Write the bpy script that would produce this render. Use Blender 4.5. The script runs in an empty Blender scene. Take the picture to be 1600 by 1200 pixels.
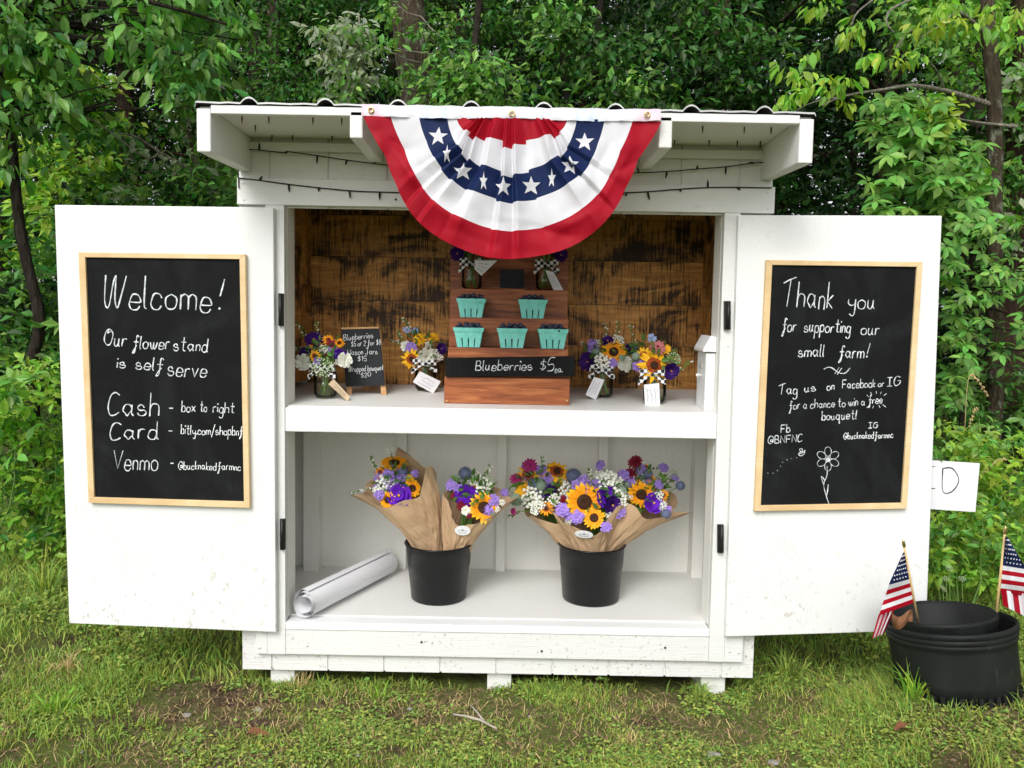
import bpy, math, random
import numpy as np
from mathutils import Vector, Matrix, noise as mnoise
R = math.radians
SC = bpy.context.scene
COL = SC.collection
random.seed(7)
RNG = np.random.default_rng(11)

# ------------------------------------------------------------------ camera
CAM_P = np.array([0.0, -2.63, 1.24]); FOC = 1200.0
_p = R(4.0); _a = R(1.0)
_f = np.array([0, math.cos(_p), -math.sin(_p)]); _u0 = np.array([0, math.sin(_p), math.cos(_p)]); _r0 = np.array([1., 0, 0])
_r = math.cos(_a) * _r0 + math.sin(_a) * _u0
_u = math.cos(_a) * _u0 - math.sin(_a) * _r0
cam = bpy.data.cameras.new('camera'); cam_o = bpy.data.objects.new('camera', cam); COL.objects.link(cam_o)
cam.sensor_width = 36.0; cam.lens = 36.0 * FOC / 1600.0; cam.clip_start = 0.05; cam.clip_end = 500
M = Matrix(((_r[0], _u[0], -_f[0], CAM_P[0]), (_r[1], _u[1], -_f[1], CAM_P[1]), (_r[2], _u[2], -_f[2], CAM_P[2]), (0, 0, 0, 1)))
cam_o.matrix_world = M
SC.camera = cam_o

# ------------------------------------------------------------------ light
SUN_EL = 42; SUN_AZ = 200          # the light comes from behind the camera, slightly from the left
w = bpy.data.worlds.new('World'); SC.world = w; w.use_nodes = True
nt = w.node_tree; bg = nt.nodes['Background']
sky = nt.nodes.new('ShaderNodeTexSky'); sky.sky_type = 'NISHITA'; sky.sun_disc = False
sky.sun_elevation = R(SUN_EL); sky.sun_rotation = R(SUN_AZ); sky.dust_density = 3.0; sky.air_density = 1.0
hs = nt.nodes.new('ShaderNodeHueSaturation'); hs.inputs['Saturation'].default_value = 0.15
nt.links.new(sky.outputs[0], hs.inputs['Color']); nt.links.new(hs.outputs[0], bg.inputs['Color'])
bg.inputs['Strength'].default_value = 0.145
sun = bpy.data.lights.new('sun', 'SUN'); sun.energy = 1.25; sun.angle = R(28); sun.color = (1.0, 0.98, 0.95)
sun_o = bpy.data.objects.new('sun', sun); COL.objects.link(sun_o)
az = R(SUN_AZ); el = R(SUN_EL)
sd = Vector((math.sin(az) * math.cos(el), math.cos(az) * math.cos(el), math.sin(el)))
sun_o.rotation_euler = sd.to_track_quat('Z', 'Y').to_euler()
SC.view_settings.view_transform = 'Standard'; SC.view_settings.look = 'None'
SC.view_settings.exposure = 0.43; SC.view_settings.gamma = 1.0
SC.cycles.max_bounces = 8; SC.cycles.transparent_max_bounces = 16
SC.cycles.use_denoising = True

# ------------------------------------------------------------------ helpers
def at(x, y, Y=0.0):
    d = _f * FOC + _r * (x - 800) + _u * (600 - y)
    return Vector(CAM_P + d * ((Y - CAM_P[1]) / d[1]))
SLOPE = 0.065; SHZ = 0.969
def on_shelf(x, y):
    d = _f * FOC + _r * (x - 800) + _u * (600 - y)
    t = (SHZ - CAM_P[2] + SLOPE * CAM_P[1]) / (d[2] - SLOPE * d[1])
    return Vector(CAM_P + d * t)
FLZ = 0.218
def on_z(x, y, z):
    d = _f * FOC + _r * (x - 800) + _u * (600 - y)
    return Vector(CAM_P + d * ((z - CAM_P[2]) / d[2]))
WL = {}
def tag(o, label=None, cat=None, group=None, kind=None):
    if label: o['label'] = label
    if cat: o['category'] = cat
    if group: o['group'] = group
    if kind: o['kind'] = kind
    return o
def thing(name, label, cat, loc=(0, 0, 0), group=None):
    o = bpy.data.objects.new(name, None); COL.objects.link(o); o.empty_display_size = 0.1
    o.location = loc; WL[o.name] = Vector(loc)
    return tag(o, label, cat, group)
def link(name, me, parent=None, loc=None):
    o = bpy.data.objects.new(name, me); COL.objects.link(o)
    if parent is not None:
        o.parent = parent; WL[o.name] = WL[parent.name]
    else:
        WL[o.name] = Vector(loc) if loc is not None else Vector((0, 0, 0)); o.location = WL[o.name]
    return o
def copy_tree(o, parent=None):
    c = o.copy(); COL.objects.link(c); WL[c.name] = WL[o.name].copy()
    if parent is not None: c.parent = parent
    for ch in list(o.children): copy_tree(ch, c)
    return c

class MB:
    def __init__(s): s.v = []; s.f = []; s.m = []; s.smooth = []
    def add(s, vs, fs, mi=0, sm=False):
        b = len(s.v); s.v.extend([tuple(v) for v in vs])
        for f in fs: s.f.append([i + b for i in f]); s.m.append(mi); s.smooth.append(sm)
        return s
    def box(s, x0, x1, y0, y1, z0, z1, mi=0):
        return s.hexa([(x0, y0, z0), (x1, y0, z0), (x1, y0, z1), (x0, y0, z1)], [(x0, y1, z0), (x1, y1, z0), (x1, y1, z1), (x0, y1, z1)], mi)
    def hexa(s, A, B, mi=0):            # front loop A (counter-clockwise seen from the front), back loop B
        n = len(A); vs = list(A) + list(B)
        fs = [list(range(n)), list(range(2 * n - 1, n - 1, -1))]
        for i in range(n):
            j = (i + 1) % n; fs.append([i, i + n, j + n, j])
        return s.add(vs, fs, mi)
    def tube(s, pts, rad, seg=8, mi=0, caps=True, sm=True):
        pts = [Vector(p) for p in pts]; n = len(pts)
        if not hasattr(rad, '__len__'): rad = [rad] * n
        vs = []; prev = None
        for i, p in enumerate(pts):
            t = (pts[min(i + 1, n - 1)] - pts[max(i - 1, 0)]).normalized()
            if prev is None:
                a = Vector((0, 0, 1)) if abs(t.z) < 0.9 else Vector((1, 0, 0)); x = t.cross(a).normalized()
            else:
                x = (prev - t * prev.dot(t)).normalized()
            prev = x; y = t.cross(x)
            for k in range(seg):
                an = 2 * math.pi * k / seg
                vs.append(p + (x * math.cos(an) + y * math.sin(an)) * rad[i])
        fs = []
        for i in range(n - 1):
            for k in range(seg):
                k2 = (k + 1) % seg
                fs.append([i * seg + k, i * seg + k2, (i + 1) * seg + k2, (i + 1) * seg + k])
        if caps: fs.append(list(range(seg - 1, -1, -1))); fs.append([(n - 1) * seg + k for k in range(seg)])
        return s.add(vs, fs, mi, sm)
    def lathe(s, c, prof, seg=32, mi=0, sx=1.0, sy=1.0):
        c = Vector(c); vs = []; n = len(prof)
        for r, z in prof:
            for k in range(seg):
                a = 2 * math.pi * k / seg
                vs.append(c + Vector((r * math.cos(a) * sx, r * math.sin(a) * sy, z)))
        fs = []
        for i in range(n - 1):
            for k in range(seg):
                k2 = (k + 1) % seg
                fs.append([i * seg + k, i * seg + k2, (i + 1) * seg + k2, (i + 1) * seg + k])
        if prof[0][0] > 1e-5: fs.append(list(range(seg - 1, -1, -1)))
        if prof[-1][0] > 1e-5: fs.append([(n - 1) * seg + k for k in range(seg)])
        return s.add(vs, fs, mi, True)
    def ico(s, c, r, mi=0, sub=1, jit=0.0, sc=(1, 1, 1)):
        V, Fc = ICO[sub]
        vs = []
        for v in V:
            k = r * (1 + random.uniform(-jit, jit)); vs.append((c[0] + v[0] * k * sc[0], c[1] + v[1] * k * sc[1], c[2] + v[2] * k * sc[2]))
        return s.add(vs, Fc, mi, True)
    def build(s, name, mats, parent=None, loc=None, bevel=0.0):
        me = bpy.data.meshes.new(name)
        off = WL[parent.name] if parent is not None else (Vector(loc) if loc is not None else Vector((0, 0, 0)))
        me.from_pydata([(v[0] - off[0], v[1] - off[1], v[2] - off[2]) for v in s.v], [], s.f)
        if not isinstance(mats, (list, tuple)): mats = [mats]
        for m in mats: me.materials.append(m)
        me.polygons.foreach_set('material_index', s.m)
        me.polygons.foreach_set('use_smooth', s.smooth)
        me.update()
        o = link(name, me, parent, loc)
        if bevel:
            b = o.modifiers.new('bevel', 'BEVEL'); b.width = bevel; b.segments = 2; b.limit_method = 'ANGLE'; b.angle_limit = R(40)
        return o

def _ico(sub):
    t = (1 + 5 ** .5) / 2
    V = [Vector(v).normalized() for v in [(-1, t, 0), (1, t, 0), (-1, -t, 0), (1, -t, 0), (0, -1, t), (0, 1, t), (0, -1, -t), (0, 1, -t), (t, 0, -1), (t, 0, 1), (-t, 0, -1), (-t, 0, 1)]]
    Fc = [(0, 11, 5), (0, 5, 1), (0, 1, 7), (0, 7, 10), (0, 10, 11), (1, 5, 9), (5, 11, 4), (11, 10, 2), (10, 7, 6), (7, 1, 8), (3, 9, 4), (3, 4, 2), (3, 2, 6), (3, 6, 8), (3, 8, 9), (4, 9, 5), (2, 4, 11), (6, 2, 10), (8, 6, 7), (9, 8, 1)]
    for _ in range(sub):
        cache = {}; nf = []
        def mid(a, b):
            k = (min(a, b), max(a, b))
            if k not in cache: cache[k] = len(V); V.append(((V[a] + V[b]) / 2).normalized())
            return cache[k]
        for a, b, c in Fc:
            ab, bc, ca = mid(a, b), mid(b, c), mid(c, a); nf += [(a, ab, ca), (b, bc, ab), (c, ca, bc), (ab, bc, ca)]
        Fc = nf
    return [tuple(v) for v in V], [list(f) for f in Fc]
ICO = {0: _ico(0), 1: _ico(1), 2: _ico(2)}

def np_mesh(name, V, F, mats, mi=None, smooth=False):
    """V (n,3) array, F (m,k) array of faces with k corners"""
    me = bpy.data.meshes.new(name); n, k = F.shape
    me.vertices.add(len(V)); me.vertices.foreach_set('co', np.ascontiguousarray(V, dtype=np.float32).ravel())
    me.loops.add(n * k); me.loops.foreach_set('vertex_index', np.ascontiguousarray(F, dtype=np.int32).ravel())
    me.polygons.add(n); me.polygons.foreach_set('loop_start', np.arange(0, n * k, k, dtype=np.int32))
    me.polygons.foreach_set('loop_total', np.full(n, k, dtype=np.int32))
    if not isinstance(mats, (list, tuple)): mats = [mats]
    for m in mats: me.materials.append(m)
    if mi is not None: me.polygons.foreach_set('material_index', np.ascontiguousarray(mi, dtype=np.int32))
    me.polygons.foreach_set('use_smooth', np.full(n, smooth, dtype=bool))
    me.update(calc_edges=True); me.validate()
    return me
def nrm(a): return a / np.maximum(np.linalg.norm(a, axis=1, keepdims=True), 1e-9)

# leaf templates: (u along, v across, w up) and quad faces
LEAF_HI = (np.array([(0, 0, 0), (.32, -.20, .05), (.32, 0, 0), (.32, .20, .05), (.66, -.19, .03), (.68, 0, -.03), (.66, .19, .03), (1, 0, -.12)]),
           np.array([(0, 1, 2, 2), (0, 2, 3, 3), (1, 4, 5, 2), (2, 5, 6, 3), (4, 7, 5, 5), (5, 7, 6, 6)]))
LEAF_LO = (np.array([(0, 0, 0), (.45, -.27, .07), (1, 0, -.08), (.45, .27, .07)]), np.array([(0, 1, 2), (0, 2, 3)]))
def leaf_mesh(name, pos, ax, up, size, mat, hi=False, mi=None):
    n = len(pos); ax = nrm(ax); side = nrm(np.cross(up, ax)); un = np.cross(ax, side)
    size = np.asarray(size).reshape(n, 1, 1)
    if hi:
        T, Fq = LEAF_HI
        tri = []
        for f in Fq:
            if f[2] == f[3]: tri.append(f[:3])
            else: tri += [(f[0], f[1], f[2]), (f[0], f[2], f[3])]
        Ft = np.array(tri)
    else: T, Ft = LEAF_LO
    V = pos[:, None, :] + size * (T[None, :, 0:1] * ax[:, None, :] + T[None, :, 1:2] * side[:, None, :] + T[None, :, 2:3] * un[:, None, :])
    k = len(T); Fa = (Ft[None] + (np.arange(n) * k)[:, None, None]).reshape(-1, 3)
    return np_mesh(name, V.reshape(-1, 3), Fa, mat, None if mi is None else np.repeat(mi, len(Ft)))

# ------------------------------------------------------------------ materials
class NT:
    def __init__(s, name):
        s.m = bpy.data.materials.new(name); s.m.use_nodes = True; s.t = s.m.node_tree; s.b = s.t.nodes['Principled BSDF']
        s.out = s.t.nodes['Material Output']
    def n(s, typ, **kw):
        nd = s.t.nodes.new('ShaderNode' + typ)
        for k, v in kw.items(): setattr(nd, k, v)
        return nd
    def l(s, a, b): s.t.links.new(a, b)
    def coord(s, scale=(1, 1, 1), island=False):
        tc = s.n('TexCoord'); mp = s.n('Mapping'); mp.inputs['Scale'].default_value = scale; s.l(tc.outputs['Object'], mp.inputs['Vector'])
        if island:
            g = s.n('NewGeometry'); cm = s.n('Math', operation='MULTIPLY'); cm.inputs[1].default_value = 37.0
            s.l(g.outputs['Random Per Island'], cm.inputs[0]); s.l(cm.outputs[0], mp.inputs['Location'])
        return mp.outputs[0]
    def noise(s, vec, scale, detail=4, rough=.55, dist=0.0):
        t = s.n('TexNoise'); t.inputs['Scale'].default_value = scale; t.inputs['Detail'].default_value = detail
        t.inputs['Roughness'].default_value = rough; t.inputs['Distortion'].default_value = dist; s.l(vec, t.inputs['Vector']); return t.outputs['Fac']
    def ramp(s, fac, stops):
        r = s.n('ValToRGB'); e = r.color_ramp.elements
        while len(e) < len(stops): e.new(0.5)
        for i, (p, c) in enumerate(stops): e[i].position = p; e[i].color = (*c, 1) if len(c) == 3 else c
        s.l(fac, r.inputs[0]); return r.outputs[0]
    def mix(s, fac, a, b, mode='MIX'):
        m = s.n('MixRGB', blend_type=mode)
        for i, v in ((0, fac), (1, a), (2, b)):
            if hasattr(v, 'is_output'): s.l(v, m.inputs[i])
            elif i == 0: m.inputs[0].default_value = v
            else: m.inputs[i].default_value = (*v, 1)
        return m.outputs[0]
    def bump(s, h, strength=.3, dist=.01):
        b = s.n('Bump'); b.inputs['Strength'].default_value = strength; b.inputs['Distance'].default_value = dist
        s.l(h, b.inputs['Height']); s.l(b.outputs[0], s.b.inputs['Normal']); return b
    def set(s, color=None, rough=None, spec=None, **kw):
        if color is not None:
            if hasattr(color, 'is_output'): s.l(color, s.b.inputs['Base Color'])
            else: s.b.inputs['Base Color'].default_value = (*color, 1)
        if rough is not None: s.b.inputs['Roughness'].default_value = rough
        if spec is not None: s.b.inputs['Specular IOR Level'].default_value = spec
        for k, v in kw.items(): s.b.inputs[k.replace('_', ' ')].default_value = v
        return s.m

def simple(name, c1, c2=None, scale=8, rough=.6, bump=0.0, bscale=60, stretch=(1, 1, 1), spec=.4, island=False, bdist=.004, **kw):
    t = NT(name); v = t.coord(stretch, island)
    col = c1
    if c2 is not None: col = t.mix(t.ramp(t.noise(v, scale, 5), [(.35, (0, 0, 0)), (.65, (1, 1, 1))]), c1, c2)
    if bump: t.bump(t.noise(v, bscale, 4), bump, bdist)
    return t.set(col, rough, spec, **kw)

def scuffed(name, c1, c2, rough, spec, sc):
    t = NT(name); v = t.coord((1, 1, 1)); a = t.noise(v, 6, 5, .6); q = t.noise(t.coord((40, 40, 9)), sc, 5, .7, .8)
    col = t.mix(t.ramp(a, [(.35, (0, 0, 0)), (.7, (1, 1, 1))]), c1, c2)
    m = t.n('Math', operation='MULTIPLY'); t.l(t.ramp(q, [(.62, (0, 0, 0)), (.72, (.55, .55, .55))]), m.inputs[0]); t.l(t.ramp(a, [(.45, (0, 0, 0)), (.62, (1, 1, 1))]), m.inputs[1])
    col = t.mix(m.outputs[0], col, (.12, .12, .115)); rr = t.ramp(a, [(.3, (rough, rough, rough)), (.75, (rough + .22,) * 3)]); t.l(rr, t.b.inputs['Roughness']); t.bump(q, .12, .002)
    return t.set(col, None, spec)
def white_paint(name, base=(.80, .80, .785), grain=(6, 6, 60), bump=.25, dirt=0.0, patch=0.0, gscale=8, rough=.5, splash=0.0):
    t = NT(name); v1 = t.coord((1, 1, 1)); vg = t.coord(grain, True)
    low = t.noise(v1, 2.2, 4)
    col = t.mix(t.ramp(low, [(.3, (0, 0, 0)), (.75, (1, 1, 1))]), base, tuple(c * .93 for c in base))
    g = t.noise(vg, gscale, 5, .65)
    col = t.mix(t.ramp(g, [(.60, (0, 0, 0)), (.78, (.35, .35, .35))]), col, tuple(c * .62 for c in base))
    if dirt:
        d = t.noise(v1, 70, 3, .6); z = t.n('SeparateXYZ'); t.l(v1, z.inputs[0])
        d2 = t.noise(v1, 6, 3)
        m = t.n('Math', operation='MULTIPLY'); t.l(t.ramp(d, [(.60, (0, 0, 0)), (.70, (1, 1, 1))]), m.inputs[0]); t.l(t.ramp(d2, [(.38, (0, 0, 0)), (.62, (dirt, dirt, dirt))]), m.inputs[1])
        col = t.mix(m.outputs[0], col, (.22, .15, .10))
    if patch:
        p = t.noise(t.coord((1.6, 1.6, 1)), 3.1, 2); q = t.noise(t.coord((14, 14, 5)), 6, 6, .75, 1.2)
        m = t.n('Math', operation='MULTIPLY'); t.l(t.ramp(p, [(.52, (0, 0, 0)), (.62, (1, 1, 1))]), m.inputs[0]); t.l(t.ramp(q, [(.52, (0, 0, 0)), (.66, (patch, patch, patch))]), m.inputs[1])
        col = t.mix(m.outputs[0], col, (.50, .48, .44))
    if splash:
        z = t.n('SeparateXYZ'); t.l(v1, z.inputs[0]); zr_ = t.n('MapRange'); zr_.inputs['From Min'].default_value = .62; zr_.inputs['From Max'].default_value = .18; t.l(z.outputs['Z'], zr_.inputs['Value'])
        d = t.noise(t.coord((1, 1, .7)), 48, 4, .7); m = t.n('Math', operation='MULTIPLY'); t.l(t.ramp(d, [(.60, (0, 0, 0)), (.68, (splash,) * 3)]), m.inputs[0]); t.l(zr_.outputs[0], m.inputs[1]); col = t.mix(m.outputs[0], col, (.33, .25, .17))
    t.bump(g, bump, .004)
    return t.set(col, rough, .35)
M_DOOR = white_paint('door_white', (.82, .83, .825), (26, 26, 2.2), .22, 0, .40, 4, .42, .55)
M_SIDING = white_paint('siding_white', (.78, .775, .75), (2, 2, 55), .45, .25, 0, 4, .6)
M_TRIM = white_paint('trim_white', (.80, .80, .785), (1.5, 1.5, 60), .3, .12, 0, 4, .55)
M_TRIMV = white_paint('trim_rough_white', (.80, .80, .785), (1.5, 1.5, 90), .5, .10, 0, 4, .55)
M_SKIRT = white_paint('skirt_white', (.78, .775, .76), (2, 2, 60), .5, .75, 0, 4, .6)
M_INNER = white_paint('inside_white', (.86, .85, .80), (30, 30, 3), .15, .06, .2, 4, .55)
M_SHELF = white_paint('shelf_white', (.79, .785, .755), (4, 40, 4), .25, .15, 0, 4, .5)
M_SMOOTH = white_paint('smooth_white', (.84, .85, .85), (3, 3, 30), .05, 0, 0, 4, .35)
M_SOFFIT = white_paint('soffit_white', (.76, .74, .68), (2, 30, 2), .3, .05, 0, 4, .6)

def burnt():
    t = NT('burnt_plywood'); v = t.coord((1, 1, 1), True)
    big = t.noise(t.coord((1, 1, 1.9), True), 3.6, 5, .68, .6); gr = t.noise(t.coord((1.5, 1, 15), True), 2.6, 7, .65, 1.6)
    st = t.noise(t.coord((95, 60, 5), True), 1.6, 3, .6)
    col = t.ramp(gr, [(.25, (.27, .11, .026)), (.5, (.55, .26, .065)), (.72, (.80, .45, .13))])
    col = t.mix(t.ramp(st, [(.52, (0, 0, 0)), (.66, (.6, .6, .6))]), col, (.07, .03, .011))
    m2 = t.n('Math', operation='ADD'); t.l(big, m2.inputs[0]); m3 = t.n('Math', operation='MULTIPLY_ADD'); t.l(st, m3.inputs[0]); m3.inputs[1].default_value = .42; t.l(m2.outputs[0], m3.inputs[2])
    s2 = t.n('Math', operation='MULTIPLY'); t.l(gr, s2.inputs[0]); s2.inputs[1].default_value = .25; t.l(s2.outputs[0], m2.inputs[1])
    col = t.mix(t.ramp(m3.outputs[0], [(.80, (0, 0, 0)), (.94, (.94, .94, .94))]), col, (.016, .009, .005))
    g = t.n('NewGeometry'); mr = t.n('MapRange'); mr.inputs['To Min'].default_value = .72; mr.inputs['To Max'].default_value = 1.12; t.l(g.outputs['Random Per Island'], mr.inputs['Value'])
    hv = t.n('HueSaturation'); t.l(mr.outputs[0], hv.inputs['Value']); t.l(col, hv.inputs['Color']); col = hv.outputs[0]
    t.bump(st, .4, .003)
    return t.set(col, .55, .3)
M_BURNT = burnt()
def wood(name, c_d, c_m, c_l, sx=1.2, rough=.4, bump=.15, axis=(3, 6, 40), spec=.4):
    t = NT(name); v = t.coord(axis, True)
    g = t.noise(v, sx, 6, .6, 1.2); f = t.noise(t.coord((8, 30, 160), True), 1.5, 3)
    col = t.ramp(g, [(.28, c_d), (.5, c_m), (.72, c_l)])
    col = t.mix(t.ramp(f, [(.5, (0, 0, 0)), (.75, (.5, .5, .5))]), col, c_d)
    t.bump(g, bump, .003); return t.set(col, rough, spec)
M_STAIN = wood('stained_wood', (.13, .032, .012), (.35, .100, .032), (.56, .21, .07))
M_PINE = wood('pine_wood', (.62, .42, .20), (.76, .55, .30), (.84, .66, .40), 1.0, .5, .05, (4, 4, 4))
M_EASEL = wood('easel_wood', (.40, .20, .08), (.55, .30, .12), (.65, .40, .18), 1.2, .5, .05, (5, 5, 5))
def slate():
    t = NT('chalkboard'); a = t.noise(t.coord((1, 1, 1)), 2.3, 5, .6, 1.5); b_ = t.noise(t.coord((9, 9, 2)), 3, 4, .7); m = t.n('Math', operation='MULTIPLY'); t.l(t.ramp(a, [(.42, (0, 0, 0)), (.72, (1, 1, 1))]), m.inputs[0]); t.l(t.ramp(b_, [(.3, (.2, .2, .2)), (.7, (.8, .8, .8))]), m.inputs[1])
    col = t.mix(m.outputs[0], (.0070, .0080, .0080), (.030, .033, .034)); d = t.noise(t.coord((1, 1, 1)), 240, 2); col = t.mix(t.ramp(d, [(.70, (0, 0, 0)), (.78, (.5, .5, .5))]), col, (.10, .10, .10)); return t.set(col, .75, .12)
M_SLATE = slate()
M_SLATE_OLD = simple('chalkboard', (.0065, .0075, .0075), (.016, .0175, .0175), 2.6, .75, .03, 200, (1, 1, .35), spec=.12)
M_SLATE2 = simple('slate_grey', (.022, .025, .028), (.036, .040, .043), 9, .75, .05, 200, spec=.15)
M_CHALK = simple('chalk_ink', (.84, .87, .89), (.42, .46, .49), 75, .9)
M_CHALKS = simple('fine_chalk_ink', (.86, .89, .90), None, rough=.9)
M_INK = simple('marker_ink', (.02, .018, .03), None, rough=.7)
M_BLACK = simple('hinge_black', (.008, .008, .008), (.016, .016, .016), 40, .45)
M_METAL = simple('galvanised_roof', (.60, .61, .60), (.46, .46, .45), 9, .5, .15, 40, (1, 1, 1), .5, Metallic=.2)
M_NAIL = simple('nail_steel', (.06, .055, .05), None, rough=.5)
M_BRASS = simple('brass', (.62, .47, .20), None, rough=.28, Metallic=.9)
M_WIRE = simple('wire_black', (.010, .012, .011), None, rough=.5)
M_TEAL = simple('teal_pulp', (.22, .76, .66), (.30, .86, .78), 30, .85, .5, 160)
M_BERRY = simple('berry_skin', (.014, .017, .040), (.075, .090, .145), 45, .5)
M_KRAFT = simple('kraft_paper', (.46, .30, .175), (.54, .37, .22), 5, .7, .4, 16, bdist=.012)
M_KRAFT2 = simple('kraft_tag', (.55, .42, .27), None, rough=.8)
M_PAPER = simple('white_paper', (.82, .82, .84), (.77, .77, .80), 6, .9, .06, 25, spec=.2)
M_BUCKET = scuffed('black_plastic', (.0035, .004, .0045), (.006, .007, .0075), .22, .28, 1.0)
M_POT = scuffed('nursery_pot', (.007, .008, .008), (.016, .019, .017), .48, .22, 1.3)
M_RED = simple('red_cloth', (.42, .003, .018), (.36, .002, .014), 6, .6, .05, 500, spec=.2)
M_WHT = simple('white_cloth', (.80, .80, .84), (.76, .76, .81), 6, .6, .05, 500, spec=.25)
M_NAVY = simple('navy_cloth', (.008, .022, .095), (.006, .016, .075), 6, .6, .05, 500, spec=.2)
for _m in (M_RED, M_WHT, M_NAVY):
    _t = _m.node_tree; _b = _t.nodes['Principled BSDF']; _o = _t.nodes['Material Output']; _tl = _t.nodes.new('ShaderNodeBsdfTranslucent'); _x = _t.nodes.new('ShaderNodeMixShader'); _x.inputs[0].default_value = .22
    _src = _b.inputs['Base Color'].links[0].from_socket; _t.links.new(_src, _tl.inputs[0]); _t.links.new(_b.outputs[0], _x.inputs[1]); _t.links.new(_tl.outputs[0], _x.inputs[2]); _t.links.new(_x.outputs[0], _o.inputs['Surface'])
M_STICK = simple('flag_stick_wood', (.66, .46, .22), None, rough=.45)
M_RUST = simple('brown_leaf', (.17, .062, .026), (.24, .11, .05), 20, .8, .2, 40)
def gingham():
    t = NT('gingham_ribbon'); c = t.n('TexChecker'); c.inputs['Scale'].default_value = 80
    c.inputs[1].default_value = (.015, .015, .017, 1); c.inputs[2].default_value = (.78, .78, .78, 1)
    t.l(t.coord((1, .01, 1)), c.inputs['Vector']); return t.set(c.outputs['Color'], .7)
M_GING = gingham()
def glass():
    t = NT('jar_glass'); tr = t.n('BsdfTransparent'); tr.inputs[0].default_value = (.98, .99, .97, 1)
    gl = t.n('BsdfGlossy'); gl.inputs['Roughness'].default_value = .06
    fr = t.n('Fresnel'); fr.inputs[0].default_value = 1.35
    mx = t.n('MixShader'); t.l(fr.outputs[0], mx.inputs[0]); t.l(tr.outputs[0], mx.inputs[1]); t.l(gl.outputs[0], mx.inputs[2]); t.l(mx.outputs[0], t.out.inputs['Surface'])
    return t.m
M_GLASS = glass()
def leafmat(name, c, var=.25, hue=.03, trans=.35, rough=.42, tcol=None, spec=.5):
    t = NT(name); g = t.n('NewGeometry'); hsv = t.n('HueSaturation'); hsv.inputs['Color'].default_value = (*c, 1)
    r = g.outputs['Random Per Island']
    mr = t.n('MapRange'); mr.inputs['To Min'].default_value = 1 - var; mr.inputs['To Max'].default_value = 1 + var * 1.3; t.l(r, mr.inputs['Value']); t.l(mr.outputs[0], hsv.inputs['Value'])
    fr = t.n('Math', operation='FRACT'); mu = t.n('Math', operation='MULTIPLY'); mu.inputs[1].default_value = 7.31; t.l(r, mu.inputs[0]); t.l(mu.outputs[0], fr.inputs[0])
    mh = t.n('MapRange'); mh.inputs['To Min'].default_value = .5 - hue; mh.inputs['To Max'].default_value = .5 + hue; t.l(fr.outputs[0], mh.inputs['Value']); t.l(mh.outputs[0], hsv.inputs['Hue'])
    t.l(hsv.outputs[0], t.b.inputs['Base Color']); t.b.inputs['Roughness'].default_value = rough; t.b.inputs['Specular IOR Level'].default_value = spec
    if trans:
        tl = t.n('BsdfTranslucent'); h2 = t.n('MixRGB', blend_type='MULTIPLY'); h2.inputs[0].default_value = 1; h2.inputs[2].default_value = (*(tcol or (1.25, 1.5, .55)), 1)
        t.l(hsv.outputs[0], h2.inputs[1]); t.l(h2.outputs[0], tl.inputs[0])
        mx = t.n('MixShader'); mx.inputs[0].default_value = trans; t.l(t.b.outputs[0], mx.inputs[1]); t.l(tl.outputs[0], mx.inputs[2]); t.l(mx.outputs[0], t.out.inputs['Surface'])
    return t.m
M_LF_DEEP = leafmat('leaf_deep', (.012, .034, .008), .5, .03, .3, spec=.25)  # near-black green: shade deep among the trees is put into the leaf colour
M_LF_WOOD = leafmat('leaf_wood', (.044, .122, .023), .55, .035, .35, spec=.3)  # shaded copy of the mid leaf, back-tree shade put into its colour
M_LF_FAR = leafmat('leaf_far', (.010, .028, .007), .5, .03, .2, spec=.15)  # the far wood's shade is painted into its leaves
M_LF_MID = leafmat('leaf_mid', (.066, .172, .032), .5, .035, .4, spec=.3)
M_LF_BIG = leafmat('leaf_big', (.135, .30, .055), .5, .025, .4, .4, spec=.45)
M_LF_LIGHT = leafmat('leaf_light', (.24, .45, .055), .35, .03, .4, spec=.4)
M_LF_YEL = leafmat('leaf_yellowgreen', (.34, .46, .05), .3, .03, .4)
M_LF_PALE = leafmat('leaf_pale', (.26, .31, .20), .4, .03)
M_LF_SHRUB = leafmat('leaf_shrub', (.155, .325, .062), .5, .03, .35, spec=.4)
M_LF_WEED = leafmat('leaf_weed', (.26, .42, .052), .45, .035, .4, spec=.35)
M_GRASS = leafmat('grass_blade', (.275, .365, .075), .5, .05, .35, .5, spec=.3)
M_GRASS2 = leafmat('clover_leaf', (.25, .34, .070), .5, .05, .3, .5, spec=.3)
M_STRAW = leafmat('dry_straw', (.52, .39, .18), .35, .02, .2, .6, (1.1, 1, .7))
def bark(name, c1, c2, lich=None, ls=.6):
    t = NT(name); v = t.coord((14, 14, 2.4)); n1 = t.noise(v, 3.2, 6, .7, .6)
    col = t.ramp(n1, [(.32, tuple(c * .45 for c in c1)), (.5, c1), (.7, c2)])
    if lich:
        q = t.noise(t.coord((1, 1, .6)), 13, 5, .7); col = t.mix(t.ramp(q, [(ls - .06, (0, 0, 0)), (ls + .04, (1, 1, 1))]), col, lich)
    t.bump(n1, 1.0, .06); return t.set(col, .85, .2)
M_BARK = bark('bark_dark', (.036, .027, .020), (.075, .06, .045), (.11, .13, .08), .68)
M_BARKL = bark('bark_lichen', (.085, .064, .040), (.165, .13, .088), (.26, .28, .20), .60)
M_BARKR = bark('bark_red', (.070, .040, .026), (.125, .080, .055), (.11, .13, .07), .70)
M_TWIG = bark('twig_grey', (.38, .34, .28), (.52, .48, .41))
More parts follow.
